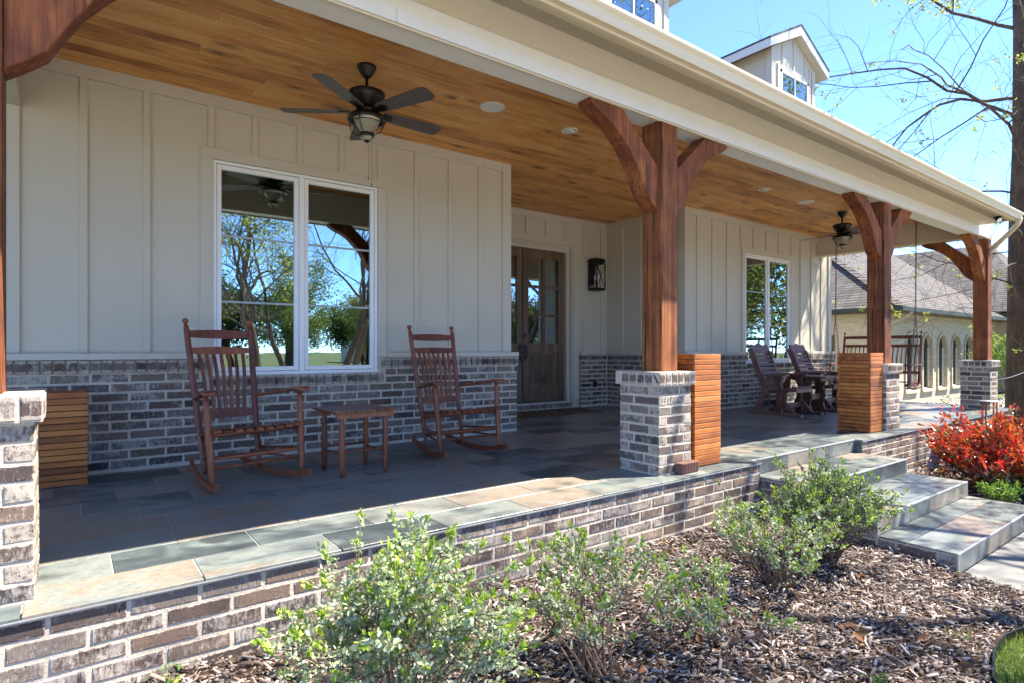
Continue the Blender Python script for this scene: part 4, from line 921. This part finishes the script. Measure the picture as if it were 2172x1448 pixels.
for s in (-1, 1):
    MB().prism([(-.07, .034), (.07, .034), (.05, .14), (.085, .26), (.05, .38), (.09, .50), (.22, .50), (.22, .544), (-.22, .544), (-.22, .50), (-.09, .50), (-.05, .38), (-.085, .26), (-.05, .14)], s * .215 - .018, s * .215 + .018, 'x').build('leg', 'glider_wood', gt_)
    MB().box(s * .215 - .04, s * .215 + .04, -.30, .26, 0, .034, .004).build('foot', 'glider_wood', gt_)
MB().box(-.197, .197, -.016, .016, .20, .28, .003).build('stretcher', 'glider_wood', gt_)
for sy in (-1, 1): MB().box(-.197, .197, sy * .2 - .012, sy * .2 + .012, .49, .5445, .003).build('apron', 'glider_wood', gt_)

# ============================================================ PORCH SWING (faces along the porch)
sw = thing('porch_swing', 'dark red wooden porch swing with spindle back hanging on chains', 'porch swing', (11.25, 4.42, D + .38)); S = 'chair_wood'
hw = .62
for i in range(9): MB().box(-.27 + i * .058, -.27 + i * .058 + .05, -hw, hw, .05 - .02 * (i / 8), .068 - .02 * (i / 8), .004).build('seat_slat', S, sw)
for y in (-hw + .02, 0, hw - .02): MB().box(-.28, .27, y - .016, y + .016, -.02, .03, .003).build('seat_beam', S, sw)
bk_ = lambda k: Vector((.22 + .13 * k, 0, .02 + .84 * k))
for s in (-1, 1):
    MB().tube([bk_(k) + Vector((0, s * hw, 0)) for k in (0, .3, .9, 1)], [.02, .022, .02, .012], 10).build('back_post', S, sw, True)
    MB().lathe([(.006, -.02), (.018, -.008), (.022, .003), (.012, .02), (.002, .025)], 10, bk_(1) + Vector((0, s * hw, .02))).build('finial', S, sw, True)
    MB().tube([(-.22, s * hw, .0), (-.225, s * hw, .33)], [.02, .017], 10).build('arm_post', S, sw, True)
    MB().box(-.30, .26, s * hw - .045, s * hw + .045, .33, .352, .006).build('arm', S, sw)
    MB().tube([(-.28, s * hw, -.045), (.27, s * hw, -.045)], .017, 8).build('bottom_rail', S, sw, True)
for k, h_ in ((.93, .055), (.76, .05), (.22, .05)): p = bk_(k); MB().box(p.x - .010, p.x + .010, -hw, hw, p.z - h_ / 2, p.z + h_ / 2, .004).build('back_rail', S, sw)
for i in range(17):
    y = -hw + .07 + i * (2 * hw - .14) / 16; a, b_ = bk_(.22), bk_(.76); MB().tube([a + Vector((0, y, 0)), a.lerp(b_, .5) + Vector((-.03, y, 0)), b_ + Vector((0, y, 0))], .0095, 6).build('spindle', S, sw, True)
def chain(mb, a, b_):
    a = Vector(a); b_ = Vector(b_); L = (b_ - a).length; d = (b_ - a).normalized(); pitch = .030; n = int(L / pitch); u = d.orthogonal().normalized(); v = d.cross(u)
    for i in range(n):
        c_ = a + d * (i + .5) * pitch; e = (u if i % 2 else v)
        mb.tube([c_ + d * (.019 * math.cos(t)) + e * (.0105 * math.sin(t)) for t in np.linspace(0, 2 * math.pi, 9)], .0048, 4, False)
for s in (-1, 1):
    top = Vector((.05, s * (hw + .02), CZ - .38)); j = Vector((.02, s * (hw + .02), 1.15)); mb = MB(); chain(mb, top, j); chain(mb, j, (-.25, s * (hw + .02), -.02)); chain(mb, j, (.27, s * (hw + .02), -.02)); mb.build('chain', 'chain_metal', sw)

# ============================================================ SHRUBS
def shrub(name, label, cat, base, h, rad, nstem, nleaf, leafm, tipm, L0, L1, wr, seed, sparse=0., lean=(0, 0), shell=.45, tipf=.30, lowbare=.25, group=None, leafdist=.5, clus=0, hmin=.62):
    r = np.random.default_rng(seed); root = thing(name, label, cat, base, group=group); st_ = MB(); tips = []
    for i in range(nstem):
        a = r.uniform(0, 6.28); sp = rad * math.sqrt(r.uniform(.02, 1)); top = Vector((math.cos(a) * sp + lean[0], math.sin(a) * sp + lean[1], h * r.uniform(hmin, 1.0) * (1 - .35 * (sp / rad) ** 2)))
        p0 = Vector((r.normal(0, .03), r.normal(0, .03), -.03)); mid = p0.lerp(top, .5) + Vector((r.normal(0, .05), r.normal(0, .05), r.normal(0, .03))) * (h / .6)
        pts = [p0, p0.lerp(mid, .6) + Vector((r.normal(0, .01), r.normal(0, .01), 0)), mid, mid.lerp(top, .55) + Vector((r.normal(0, .015), r.normal(0, .015), .01)), top]
        st_.tube(pts, [.007, .0055, .004, .0026, .0012], 5); tips.append(pts)
        for j in range(4):
            k = r.uniform(.35, .95); b0 = pts[2].lerp(pts[4], k); q = b0 + Vector((r.normal(0, .09), r.normal(0, .09), abs(r.normal(.07, .06)))) * (h / .6); m_ = b0.lerp(q, .5) + Vector((0, 0, -.01))
            st_.tube([b0, m_, q], [.0026, .0019, .001], 4); tips.append([b0, b0.lerp(m_, .5), m_, m_.lerp(q, .5), q])
    st_.build('stems', 'stem', root)
    P = []; Dn = []; tip = []
    tips_a = np.array([[tuple(p) for p in t] for t in tips]); n = len(tips_a)
    k = r.integers(0, n, nleaf); main = k % 5 == 0; t = np.where(main, r.beta(3.0, 1.2, nleaf) * (1 - lowbare) + lowbare, r.uniform(.15, 1, nleaf) ** .8)
    s_ = np.clip(t, 0, .999) * 4; i0 = s_.astype(int); fr = (s_ - i0)[:, None]
    P = tips_a[k, i0] * (1 - fr) + tips_a[k, i0 + 1] * fr; ax = unit(tips_a[k, i0 + 1] - tips_a[k, i0])
    P = P + r.normal(0, .010 * leafdist * 2, (nleaf, 3))
    Dr = ax * r.uniform(.3, 1.0, (nleaf, 1)) + unit(r.normal(size=(nleaf, 3))) * .9
    istip = (t > 1 - tipf * .35) & (r.random(nleaf) < .85) & (P[:, 2] > .3 * h)
    for msk, mt, nm, sc in ((~istip, leafm, 'foliage', 1.0), (istip, tipm, 'new_growth', 1.05)):
        if msk.sum() == 0: continue
        m_ = int(msk.sum()); L = r.uniform(L0, L1, m_) * sc; dd = Dr[msk] + (ax[msk] * 1.2 if nm == 'new_growth' else 0)
        V, F = leaves(P[msk], dd, L, L * r.uniform(wr * .85, wr * 1.15, m_), r, .16)
        tag(link(nm, npmesh(nm, V, F, mt), root), kind='stuff')
    if clus:
        te = np.array([(tuple(t_[3]), tuple(t_[4])) for t_ in tips]); te = te[te[:, 1, 2] > .35 * h]; m_ = len(te) * clus; k = np.repeat(np.arange(len(te)), clus)
        ax_ = unit(te[k, 1] - te[k, 0] + np.array([0, 0, .03])); P_ = te[k, 1] - ax_ * r.uniform(0, .035, (m_, 1)); L = r.uniform(L0 * 1.3, L1 * 1.2, m_)
        V, F = leaves(P_, ax_ + unit(r.normal(size=(m_, 3))) * .55, L, L * wr, r, .14); tag(link('new_growth', npmesh('new_growth', V, F, tipm), root), kind='stuff')
    return root
gzz = lambda x, y: float(gz(np.array(x), np.array(y)))
G_ = 'silvery green sage shrubs in the mulch bed'
shrub('sage_shrub', 'large full silvery green sage shrub close against the porch wall, far from the steps', 'shrub', (.97, 1.92, gzz(.97, 1.92)), .78, .38, 52, 11500, 'sage_leaf', 'sage_tip', .010, .026, .60, 1, group=G_, lowbare=.08, clus=7, tipf=.12)
shrub('sage_shrub', 'thin twiggy sage shrub with bare lower stems in the middle of the mulch', 'shrub', (1.87, 1.86, gzz(1.87, 1.86)), .66, .37, 22, 2600, 'sage_leaf', 'sage_tip', .010, .026, .60, 2, group=G_, lowbare=.5, lean=(.04, .04), clus=7, tipf=.1)
shrub('sage_shrub', 'low sprawling sage shrub leaning on one long bare branch', 'shrub', (2.60, 1.74, gzz(2.60, 1.74)), .44, .36, 16, 1700, 'sage_leaf', 'sage_tip', .010, .026, .60, 3, group=G_, lowbare=.45, lean=(-.12, .05), clus=7, tipf=.1)
shrub('sage_shrub', 'loose sage shrub in front of the dense one beside the steps', 'shrub', (3.50, 1.95, gzz(3.50, 1.95)), .54, .40, 26, 3300, 'sage_leaf', 'sage_tip', .010, .026, .60, 4, group=G_, lowbare=.25, clus=6, tipf=.1)
shrub('sage_shrub', 'dense darker green sage shrub against the left side of the steps', 'shrub', (4.16, 1.93, gzz(4.16, 1.93)), .72, .36, 54, 10000, 'sage_leaf_dark', 'sage_tip', .010, .024, .60, 5, group=G_, lowbare=.12, clus=5, tipf=.1)
shrub('red_tip_shrub', 'bushy shrub with glossy red and orange leaves beside the steps', 'shrub', (7.95, 1.86, .01), .86, .62, 130, 9500, 'bronze_leaf', 'red_leaf', .04, .075, .38, 6, tipf=1.6, lowbare=.05, leafdist=1.3, hmin=.25)
shrub('green_plant', 'small bright green leafy plant under the red shrub at the lowest step', 'plant', (7.20, 1.70, .01), .26, .17, 26, 1000, 'bright_leaf', 'bright_leaf', .02, .045, .3, 8, lowbare=.05)
shrub('weed', 'small green weed sprouting in the open mulch', 'plant', (2.92, 1.12, .0), .06, .05, 6, 40, 'bright_leaf', 'bright_leaf', .015, .03, .35, 9, lowbare=.05)
shrub('weed', 'sparse weed at the foot of the porch wall by the large sage', 'plant', (.28, 2.55, .17), .16, .08, 7, 60, 'sage_tip', 'bright_leaf', .012, .03, .4, 10, lowbare=.3)
# dry leaves caught in the bed
n = 46; c0 = [(2.62, 1.76), (2.05, 1.78), (4.05, 1.80), (3.3, 1.30), (3.45, 1.15), (3.25, 2.62), (1.3, 2.3), (3.05, 1.62)]
x = np.array([c0[i % 8][0] for i in range(n)]) + nr.normal(0, .10, n); y = np.minimum(np.array([c0[i % 8][1] for i in range(n)]) + nr.normal(0, .08, n), 2.74)
P = np.stack([x, y, gz(x, y) + nr.uniform(.015, .04, n)], 1); Dr = np.stack([nr.normal(size=n), nr.normal(size=n), nr.normal(.1, .25, n)], 1); L = nr.uniform(.035, .075, n)
V, F = leaves(P, Dr, L, L * .55, nr, .3, np.array([0, 0, 1.])); tag(link('leaf_litter', npmesh('leaf_litter', V, F, 'dry_leaf')), 'curled brown dry leaves caught among the shrubs', 'leaves', kind='stuff')
# garden sign
sg = thing('plant_sign', 'small tilted plant label sign on a stake beside the red shrub', 'sign', (7.70, 2.47, .03), R(-12)); sg.rotation_euler = (R(-6), R(17), R(-52))
MB().box(-.006, .006, -.004, .004, -.05, .36).build('stake', 'stem', sg)
flat('sign_face', (.42, .42, .50), .4, .05); flat('sign_ink', (.10, .10, .22), .5, .05)
pn = MB().box(-.055, .055, -.009, -.005, .16, .40, .003).build('panel', 'sign_face', sg)
for i, (w_, h_) in enumerate(((.05, .008), (.07, .016), (.085, .02), (.075, .010), (.05, .006), (.06, .006))): MB().box(-w_ / 2, w_ / 2, -.0105, -.0092, .37 - i * .034 - h_, .37 - i * .034).build('print_line', 'sign_ink', pn)
# copper post lantern
cp = thing('copper_lantern', 'garden lantern on four copper posts with a pale round top, behind the red shrub', 'lantern', (9.90, 2.45, .02))
for sx in (-1, 1):
    for sy in (-1, 1): MB().tube([(sx * .075, sy * .06, -.05), (sx * .075, sy * .06, .80)], .012, 10).build('post', 'copper', cp, True)
MB().lathe([(.105, .0), (.112, .006), (.108, .014), (.02, .022)], 24, (0, 0, .80)).build('top', 'aluminium', cp, True); MB().lathe([(.10, 0), (.10, .015)], 20, (0, 0, .50)).build('shelf', 'aluminium', cp, True)

# ============================================================ TREES
def grow(r, out, tips, p, d, L, rad, lev, maxlev, up=.06, wob=.22, spread=.9, nch=(4, 6), shrink=.62):
    n = 6 if lev < 2 else 4; pts = [p.copy()]; rs = [rad]; st_ = L / n; q = p.copy(); dd = d.copy(); end = rad * (.45 if lev < maxlev else .35)
    for i in range(n):
        dd = (dd + Vector((r.normal(0, wob), r.normal(0, wob), r.normal(up, wob * .7))) * (.6 if lev == 0 else 1)).normalized(); q = q + dd * st_; pts.append(q.copy()); rs.append(rad + (end - rad) * (i + 1) / n)
    out.append((pts, rs))
    if lev >= maxlev: tips.append((pts[-2], pts[-1])); tips.append((pts[1], pts[2])); return
    m_ = int(r.integers(*nch)) + (1 if lev == 0 else 0)
    for c_ in range(m_):
        k = 1.0 if c_ == 0 else r.uniform(.3 if lev else .42, .97); s = k * n; i0 = min(int(s), n - 1); b0 = pts[i0].lerp(pts[i0 + 1], s - i0); ax = (pts[i0 + 1] - pts[i0]).normalized()
        rv = Vector(r.normal(size=3)); rv = (rv - ax * rv.dot(ax)).normalized(); nd_ = (ax * (1.0 if c_ == 0 else .65) + rv * (.25 if c_ == 0 else spread) * r.uniform(.7, 1.2)).normalized()
        grow(r, out, tips, b0, nd_, L * shrink * r.uniform(.75, 1.15), max(.003, (rs[i0] * (.85 if c_ == 0 else .55))), lev + 1, maxlev, up, wob, spread, nch, shrink)
def tree_meshes(seed, trunk, r0, lv, nleaf, leafm, lsize, up=.06, spread=.9, nch=(4, 6), shrink=.62, lspread=.12, wob=.22, rootmb=None, extra=None, d0=(0, 0, 1), conc=.5, top=None):
    r = np.random.default_rng(seed); out = []; tips = []
    if extra: extra(r, out, tips)
    else: grow(r, out, tips, Vector((0, 0, 0)), Vector(d0).normalized(), trunk, r0, 0, lv, up, wob, spread, nch, shrink)
    tk = MB(); br = MB()
    for pts, rs in out:
        if rs[0] > r0 * .5 and (rs[0] >= r0 * .99):
            rs = list(rs); pts = list(pts); pts.insert(1, pts[0].lerp(pts[1], .18)); rs.insert(1, rs[0]); rs[0] *= 1.35; tk.tube(pts, rs, 14)
        else: br.tube(pts, rs, 7 if rs[0] > .03 else (4 if rs[0] > .008 else 3), False)
    lf = None
    if nleaf:
        tp = np.array([(tuple(a), tuple(b_)) for a, b_ in tips]); sel = r.choice(len(tp), max(1, int(len(tp) * conc)), False); k = sel[r.integers(0, len(sel), nleaf)]
        P = tp[k, 0] + (tp[k, 1] - tp[k, 0]) * r.random((nleaf, 1)) * 1.1 + r.normal(0, lspread, (nleaf, 3)); L = r.uniform(.6, 1.25, nleaf) * lsize
        V, F = leaves(P, r.normal(size=(nleaf, 3)), L, L * .6, r, .2); lf = npmesh('crown', V, F, leafm)
    if top and lf:
        zz_ = tp[:, 1, 2]; sel = np.where(zz_ > top[1])[0]; k = sel[r.integers(0, len(sel), top[0])]; P2 = tp[k, 1] + r.normal(0, .16, (top[0], 3)); P2[:, 2] = np.maximum(P2[:, 2], top[1]); L2 = r.uniform(.6, 1.25, top[0]) * .10
        V2, F2 = leaves(P2, r.normal(size=(top[0], 3)), L2, L2 * .6, r, .2); lf = npmesh('crown', np.concatenate([V, V2]), np.concatenate([F, F2 + len(V)]), leafm)
    return tk.mesh('trunk', 'bark', True), br.mesh('branches', 'bark' if r0 > .3 else 'twig'), lf
def plant_tree(name, meshes, label, loc, rz=0, sc=1, group=None):
    t = thing(name, label, 'tree', loc, rz, group); t.scale = (sc, sc, sc)
    link('trunk', meshes[0], t); link('branches', meshes[1], t)
    if meshes[2]: tag(link('crown', meshes[2], t), kind='stuff')
    return t
# --- the big tree at the porch corner: trunk plus drooping, nearly bare limbs; unseen top leaves added to shade the wall
TB = Vector((16.35, 3.45, -.03))
def corner_tree(r, out, tips):
    pts = [Vector((0, 0, 0)), Vector((.02, .02, 1.2)), Vector((.05, .03, 2.6)), Vector((.12, .05, 4.2)), Vector((.22, .05, 6.0)), Vector((.30, .1, 8.5)), Vector((.3, .2, 11.0))]
    out.append((pts, [.33, .30, .275, .25, .21, .16, .10]))
    limbs = [(5.4, (-.9, -.25, .35), 3.6, .075), (6.3, (-.85, .15, .5), 4.0, .08), (4.6, (-.8, -.4, .1), 2.9, .05), (4.0, (-.75, .1, -.05), 2.6, .045), (3.4, (-.8, -.2, -.1), 2.4, .04), (2.9, (-.8, .0, .0), 2.6, .036), (2.3, (-.75, .25, .1), 2.2, .03), (1.9, (-.6, -.5, .2), 1.6, .025),
             (7.2, (-.7, -.5, .7), 3.5, .08), (7.0, (.7, .5, .6), 3.5, .09), (5.5, (.8, -.4, .3), 3.5, .08), (8.5, (-.3, .7, .8), 3.2, .08), (9.5, (.2, -.6, .9), 3.0, .07), (10.8, (-.4, .1, 1), 3.0, .08), (4.9, (-.5, .75, .3), 2.6, .05), (2.6, (-.7, -.55, .1), 1.7, .025), (3.7, (-.55, .6, .1), 2.2, .035)]
    for z, d, L, rad in limbs:
        k = np.interp(z, [p.z for p in pts], [p.x for p in pts]); dd = Vector(d).normalized()
        grow(r, out, tips, Vector((k, .05, z)), dd, L * .95, rad * .52, 1, 4, -.05, .2, .75, (4, 6), .62)
def nleafy(n): return n
plant_tree('corner_tree', tree_meshes(31, 0, .33, 4, 1500, 'spring_leaf', .065, extra=corner_tree, lspread=.025, conc=.05, top=(6000, 9.6)), 'tall rough barked tree with drooping bare twigs and few yellow green leaves', TB)
# --- yard trees: they shade the front and stand in the window reflections
T1 = tree_meshes(41, 3.6, .17, 4, 2300, 'spring_leaf', .085, .05, .95, (4, 6), .66, .12, conc=.6)
T2 = tree_meshes(42, 4.2, .13, 4, 500, 'spring_leaf', .07, .10, .75, (4, 6), .64, .06, conc=.1)
T5 = tree_meshes(45, 6.2, .14, 4, 4600, 'spring_leaf', .085, .08, .95, (5, 7), .60, .28, conc=1.0)
T3 = tree_meshes(43, 3.2, .24, 4, 15000, 'tree_leaf', .13, .04, .95, (4, 6), .66, .22, conc=.8)
T4 = tree_meshes(44, 3.0, .22, 3, 14000, 'evergreen_leaf', .19, .03, 1.0, (5, 7), .62, .40, conc=1)
GY = 'yard trees on the lawn in front of the house'
plant_tree('lawn_tree', T1, 'yellow green budding tree on the lawn mirrored in the big window', (5.0, -9.0, -.03), 0, 1.15, GY)
plant_tree('lawn_tree', T2, 'thin bare sapling between the budding tree and the slender one', (6.6, -11.5, -.03), 5.1, .95, GY)
plant_tree('lawn_tree', T2, 'slender bare tree on the lawn mirrored in the big window', (8.2, -10.2, -.03), 1, 1.1, GY)
plant_tree('lawn_tree', T2, 'bare tree with a forked top mirrored in the big window beside the slender one', (9.6, -12.5, -.03), 2.6, 1.25, GY)
plant_tree('lawn_tree', T5, 'added tall budding tree, out of view, whose wide crown dapples the porch edge', (7.9, -2.0, -.03), 5.2, 1.18, GY)  # crown added out of view to thin the sun on the front
plant_tree('lawn_tree', T2, 'added bare tree beside the walk, out of view, whose twigs dapple the porch tiles', (7.4, -.35, -.03), .7, 1.3, GY)  # added unseen to break up the sun on the tile strip
plant_tree('lawn_tree', T2, 'bare young tree whose twigs dapple the steps', (12.4, -1.4, -.03), 2.2, 1.2, GY)
plant_tree('lawn_tree', T2, 'bare tree further out whose twigs dapple the porch edge', (8.0, -4.2, -.03), 1.0, 1.15, GY)
plant_tree('lawn_tree', T3, 'leafy shade tree mirrored in the far window', (19.5, -1.6, -.03), .5, 1.2, GY)
plant_tree('lawn_tree', T3, 'leafy tree on the lawn behind the shade tree', (26.0, -7.5, -.03), 2.5, 1.4, GY)
GF = 'trees across the street'
for i, (x, y, m_, s) in enumerate([(-6, -36, T4, 1.1), (2, -40, T3, 1.3), (10, -38, T4, 1.2), (16, -44, T3, 1.4), (24, -40, T4, 1.3), (33, -45, T3, 1.5), (44, -42, T4, 1.4), (58, -40, T3, 1.5), (-18, -42, T3, 1.4), (40, -16, T4, 1.4), (52, -24, T3, 1.5), (13, -33, T3, 1.0), (20, -36, T4, 1.0), (6, -34, T4, .9), (28, -37, T3, 1.1), (18, -30, T3, .8), (24, -31, T4, .8), (36, -37, T4, 1.1), (30, -31, T3, .8)]):
    plant_tree('street_tree', m_, ['dark evergreen tree across the street', 'leafy green tree across the street'][m_ is T3], (x, y, -.03), i * 1.3, s, GF)
# house across the street (seen in the glass)
def far_house(x, y, w_, label, wall):
    t = thing('far_house', label, 'house', (x, y, -.03))
    MB().box(-w_ / 2, w_ / 2, -4, 4, 0, 3).build('wall', wall, t)
    MB().prism([(-4.6, 2.9), (0, 5.2), (4.6, 2.9)], -w_ / 2 - .4, w_ / 2 + .4, 'x').build('roof', 'shingle', t)
    for k in (-.3, .0, .3):
        f = MB().box(k * w_ - .7, k * w_ + .7, 4.0, 4.06, .9, 2.3).build('window', 'vinyl', t); MB().box(k * w_ - .6, k * w_ + .6, 4.061, 4.075, 1.0, 2.2).build('pane', 'window_glass', f)
far_house(34, -60, 11, 'low tan brick house across the street mirrored in the window', 'cream_brick'); far_house(52, -56, 9, 'white house across the street mirrored in the window edge', 'white_paint')

# ============================================================ NEIGHBOUR WING
NX, NY, NZ = 17.75, 6.6, 0.0
nb = thing('neighbour_house', 'cream brick neighbouring house with a row of arched windows and grey shingle roof', 'house', (24, 10, 0)); NO = Vector((24, 10, 0))
def npx(mb, name, mat, parent=None, smooth=False): return babs(mb, name, mat, parent or nb, NO, smooth)
ze = D + 2.0; bay = 1.25; a0 = 18.70; nbay = 9; aw = .37; zs, zsp = D - .20, D + 1.03
mb = MB(); mb.box(NX, a0, NY, NY + .3, -.1, ze)
for i in range(nbay):
    x0 = a0 + i * bay; x1 = x0 + bay; xc = (x0 + x1) / 2; r_ = aw
    arcL = [(xc - r_ * math.cos(t), zsp + r_ * math.sin(t)) for t in np.linspace(0, math.pi / 2, 9)]; arcR = [(xc + r_ * math.cos(t), zsp + r_ * math.sin(t)) for t in np.linspace(0, math.pi / 2, 9)]
    mb.prism([(x0, -.1), (xc, -.1), (xc, zs), (xc - r_, zs)] + arcL + [(xc, ze), (x0, ze)], NY, NY + .3, 'y'); mb.prism([(x1, -.1), (x1, ze), (xc, ze)] + arcR[::-1] + [(xc + r_, zs), (xc, zs), (xc, -.1)], NY, NY + .3, 'y')
XN = a0 + nbay * bay; mb.box(XN, 33, NY, NY + .3, -.1, ze); mb.box(NX, NX + .3, NY + .3, 16, -.1, ze)
wl = npx(mb, 'wall', 'cream_brick')
for i in range(nbay):
    xc = a0 + (i + .5) * bay; o = MB(); ra, rb = aw + .004, aw + .085; n = 14
    for j in range(n):
        t0, t1 = math.pi * j / n, math.pi * (j + 1) / n - .02; o.prism([(xc - ra * math.cos(t0), zsp + ra * math.sin(t0)), (xc - rb * math.cos(t0), zsp + rb * math.sin(t0)), (xc - rb * math.cos(t1), zsp + rb * math.sin(t1)), (xc - ra * math.cos(t1), zsp + ra * math.sin(t1))], NY - .035, NY + .01, 'y')
    for s in (-1, 1): o.box(min(xc + s * ra, xc + s * rb), max(xc + s * ra, xc + s * rb), NY - .035, NY + .01, zs, zsp)
    wd = npx(o, 'arched_window', 'cream_brick'); npx(MB().box(xc - rb - .03, xc + rb + .03, NY - .06, NY + .12, zs - .075, zs - .002, .004), 'sill', 'cream_brick', wd)
    arc = [(xc + (aw - .0) * math.cos(t), zsp + (aw - .0) * math.sin(t)) for t in np.linspace(0, math.pi, 17)]
    npx(MB().prism([(xc - aw, zs), (xc + aw, zs)] + arc, NY + .10, NY + .106, 'y'), 'pane', 'screen_glass', wd); npx(MB().prism([(xc - aw, zs), (xc + aw, zs)] + arc, NY + .15, NY + .16, 'y'), 'shade', 'interior', wd)
    f = MB()
    for s in (-1, 1): f.box(min(xc + s * (aw - .03), xc + s * aw), max(xc + s * (aw - .03), xc + s * aw), NY + .07, NY + .10, zs, zsp)
    f.box(xc - aw, xc + aw, NY + .07, NY + .10, zs, zs + .035); npx(f, 'frame', 'vinyl', wd)
flat('brown_trim', (.16, .075, .035), .6, .15); flat('green_gutter', (.045, .06, .056), .7, .1, spec=.2)
ov = .45; zg = D + 2.02; sl = .62
npx(MB().box(NX - ov, 33, NY - ov, NY, zg - .06, zg - .02).box(NX - ov, NX, NY, 16, zg - .06, zg - .02), 'eave', 'brown_trim')
npx(MB().box(NX - ov - .1, 33, NY - ov - .1, NY - ov, zg - .05, zg + .07).box(NX - ov - .1, NX - ov, NY - ov, 16, zg - .05, zg + .07), 'gutter', 'green_gutter')
ex, ey = NX - ov, NY - ov; rh = 6.0
mb = MB()
mb.add([(ex, ey, zg + .06), (33, ey, zg + .06), (33, ey + rh, zg + .06 + rh * sl), (ex + rh, ey + rh, zg + .06 + rh * sl)], [(0, 1, 2, 3)])
mb.add([(ex, ey, zg + .06), (ex + rh, ey + rh, zg + .06 + rh * sl), (ex + rh, 16, zg + .06 + rh * sl), (ex, 16, zg + .06)], [(0, 1, 2, 3)])
rf_ = npx(mb, 'roof', 'shingle')
# hip cap shingles
for i in range(26):
    k = i / 26 * rh; p = Vector((ex + k, ey + k, zg + .075 + k * sl)); q = p + Vector((.27, .27, .27 * sl)); npx(MB().bar(p + Vector((0, 0, .02)), q, .24, .018), 'ridge_shingle', 'shingle', rf_)
# cross wing with its slope turned to the porch
mb = MB(); cx = 27.0; rz_ = zg + .06
mb.add([(cx, 5.2, rz_ + .25), (cx, 16, rz_ + .25), (cx + 5.2, 16, rz_ + .25 + 5.2 * .62), (cx + 5.2, 8.0, rz_ + .25 + 5.2 * .62)], [(0, 1, 2, 3)]); mb.add([(cx, 5.2, rz_ + .25), (cx + 5.2, 8.0, rz_ + .25 + 5.2 * .62), (cx + 10.4, 5.2, rz_ + .25)], [(0, 1, 2)])
npx(mb, 'cross_roof', 'shingle'); npx(MB().box(cx + .5, 38, 5.8, 16, -.1, rz_ + .2), 'cross_wall', 'cream_brick')
npx(MB().tube([(17.9, NY - .5, zg - .02), (17.9, NY - .48, zg - .12), (17.7, NY - .15, zg - .32), (17.6, NY - .06, zg - .45), (17.6, NY - .06, 0)], .045, 8), 'downspout', 'gutter', smooth=True)
fr = MB(); 
for bx in ((8.0, 8.12, 0, D + 1.25), (10.4, 10.52, 0, D + 1.25), (8.0, 10.52, D + 1.25, D + 1.37)): fr.box(NX - .05, NX + .01, bx[0], bx[1], bx[2], bx[3])
gd = npx(fr, 'side_door_frame', 'brown_trim'); npx(MB().box(NX - .02, NX - .004, 8.12, 10.4, 0, D + 1.25), 'side_door', 'interior', gd)
# pebbles and the shrub by the neighbour's wall
n = 2600; x = nr.uniform(13.0, 24, n); y = nr.uniform(4.6, 6.5, n); sz = nr.uniform(.02, .06, n); c_ = np.stack([x, y, np.full(n, -.03) + sz * .5], 1)
oc = np.array([[1, 0, 0], [-1, 0, 0], [0, 1, 0], [0, -1, 0], [0, 0, .6], [0, 0, -.6]]); V = (c_[:, None] + oc[None] * sz[:, None, None] * nr.uniform(.6, 1.2, (n, 6, 1))).reshape(-1, 3)
tf = np.array([[0, 2, 4], [2, 1, 4], [1, 3, 4], [3, 0, 4], [2, 0, 5], [1, 2, 5], [3, 1, 5], [0, 3, 5]]); F = (tf[None] + (np.arange(n) * 6)[:, None, None]).reshape(-1, 3)
tag(link('pebbles', npmesh('pebbles', V, F, 'pebble')), 'pale river pebbles strewn along the foot of the neighbouring wall', 'pebbles', kind='stuff')
shrub('yellow_green_shrub', 'tall yellow green shrub between the corner post and the big tree', 'shrub', (23.8, 5.35, -.03), 2.3, .7, 40, 2600, 'bright_leaf', 'spring_leaf', .05, .10, .5, 12, lowbare=.05)
# taut cable from the corner pier to the tree
a, b_ = Vector((12.21, 3.02, D + .45)), Vector((16.02, 3.35, D + .52)); tag(MB().tube([a, a.lerp(b_, .5) - Vector((0, 0, .03)), b_], .008, 6).build('cable', 'chain_metal'), 'thin grey cable strung from the corner pier to the tree trunk', 'cable')
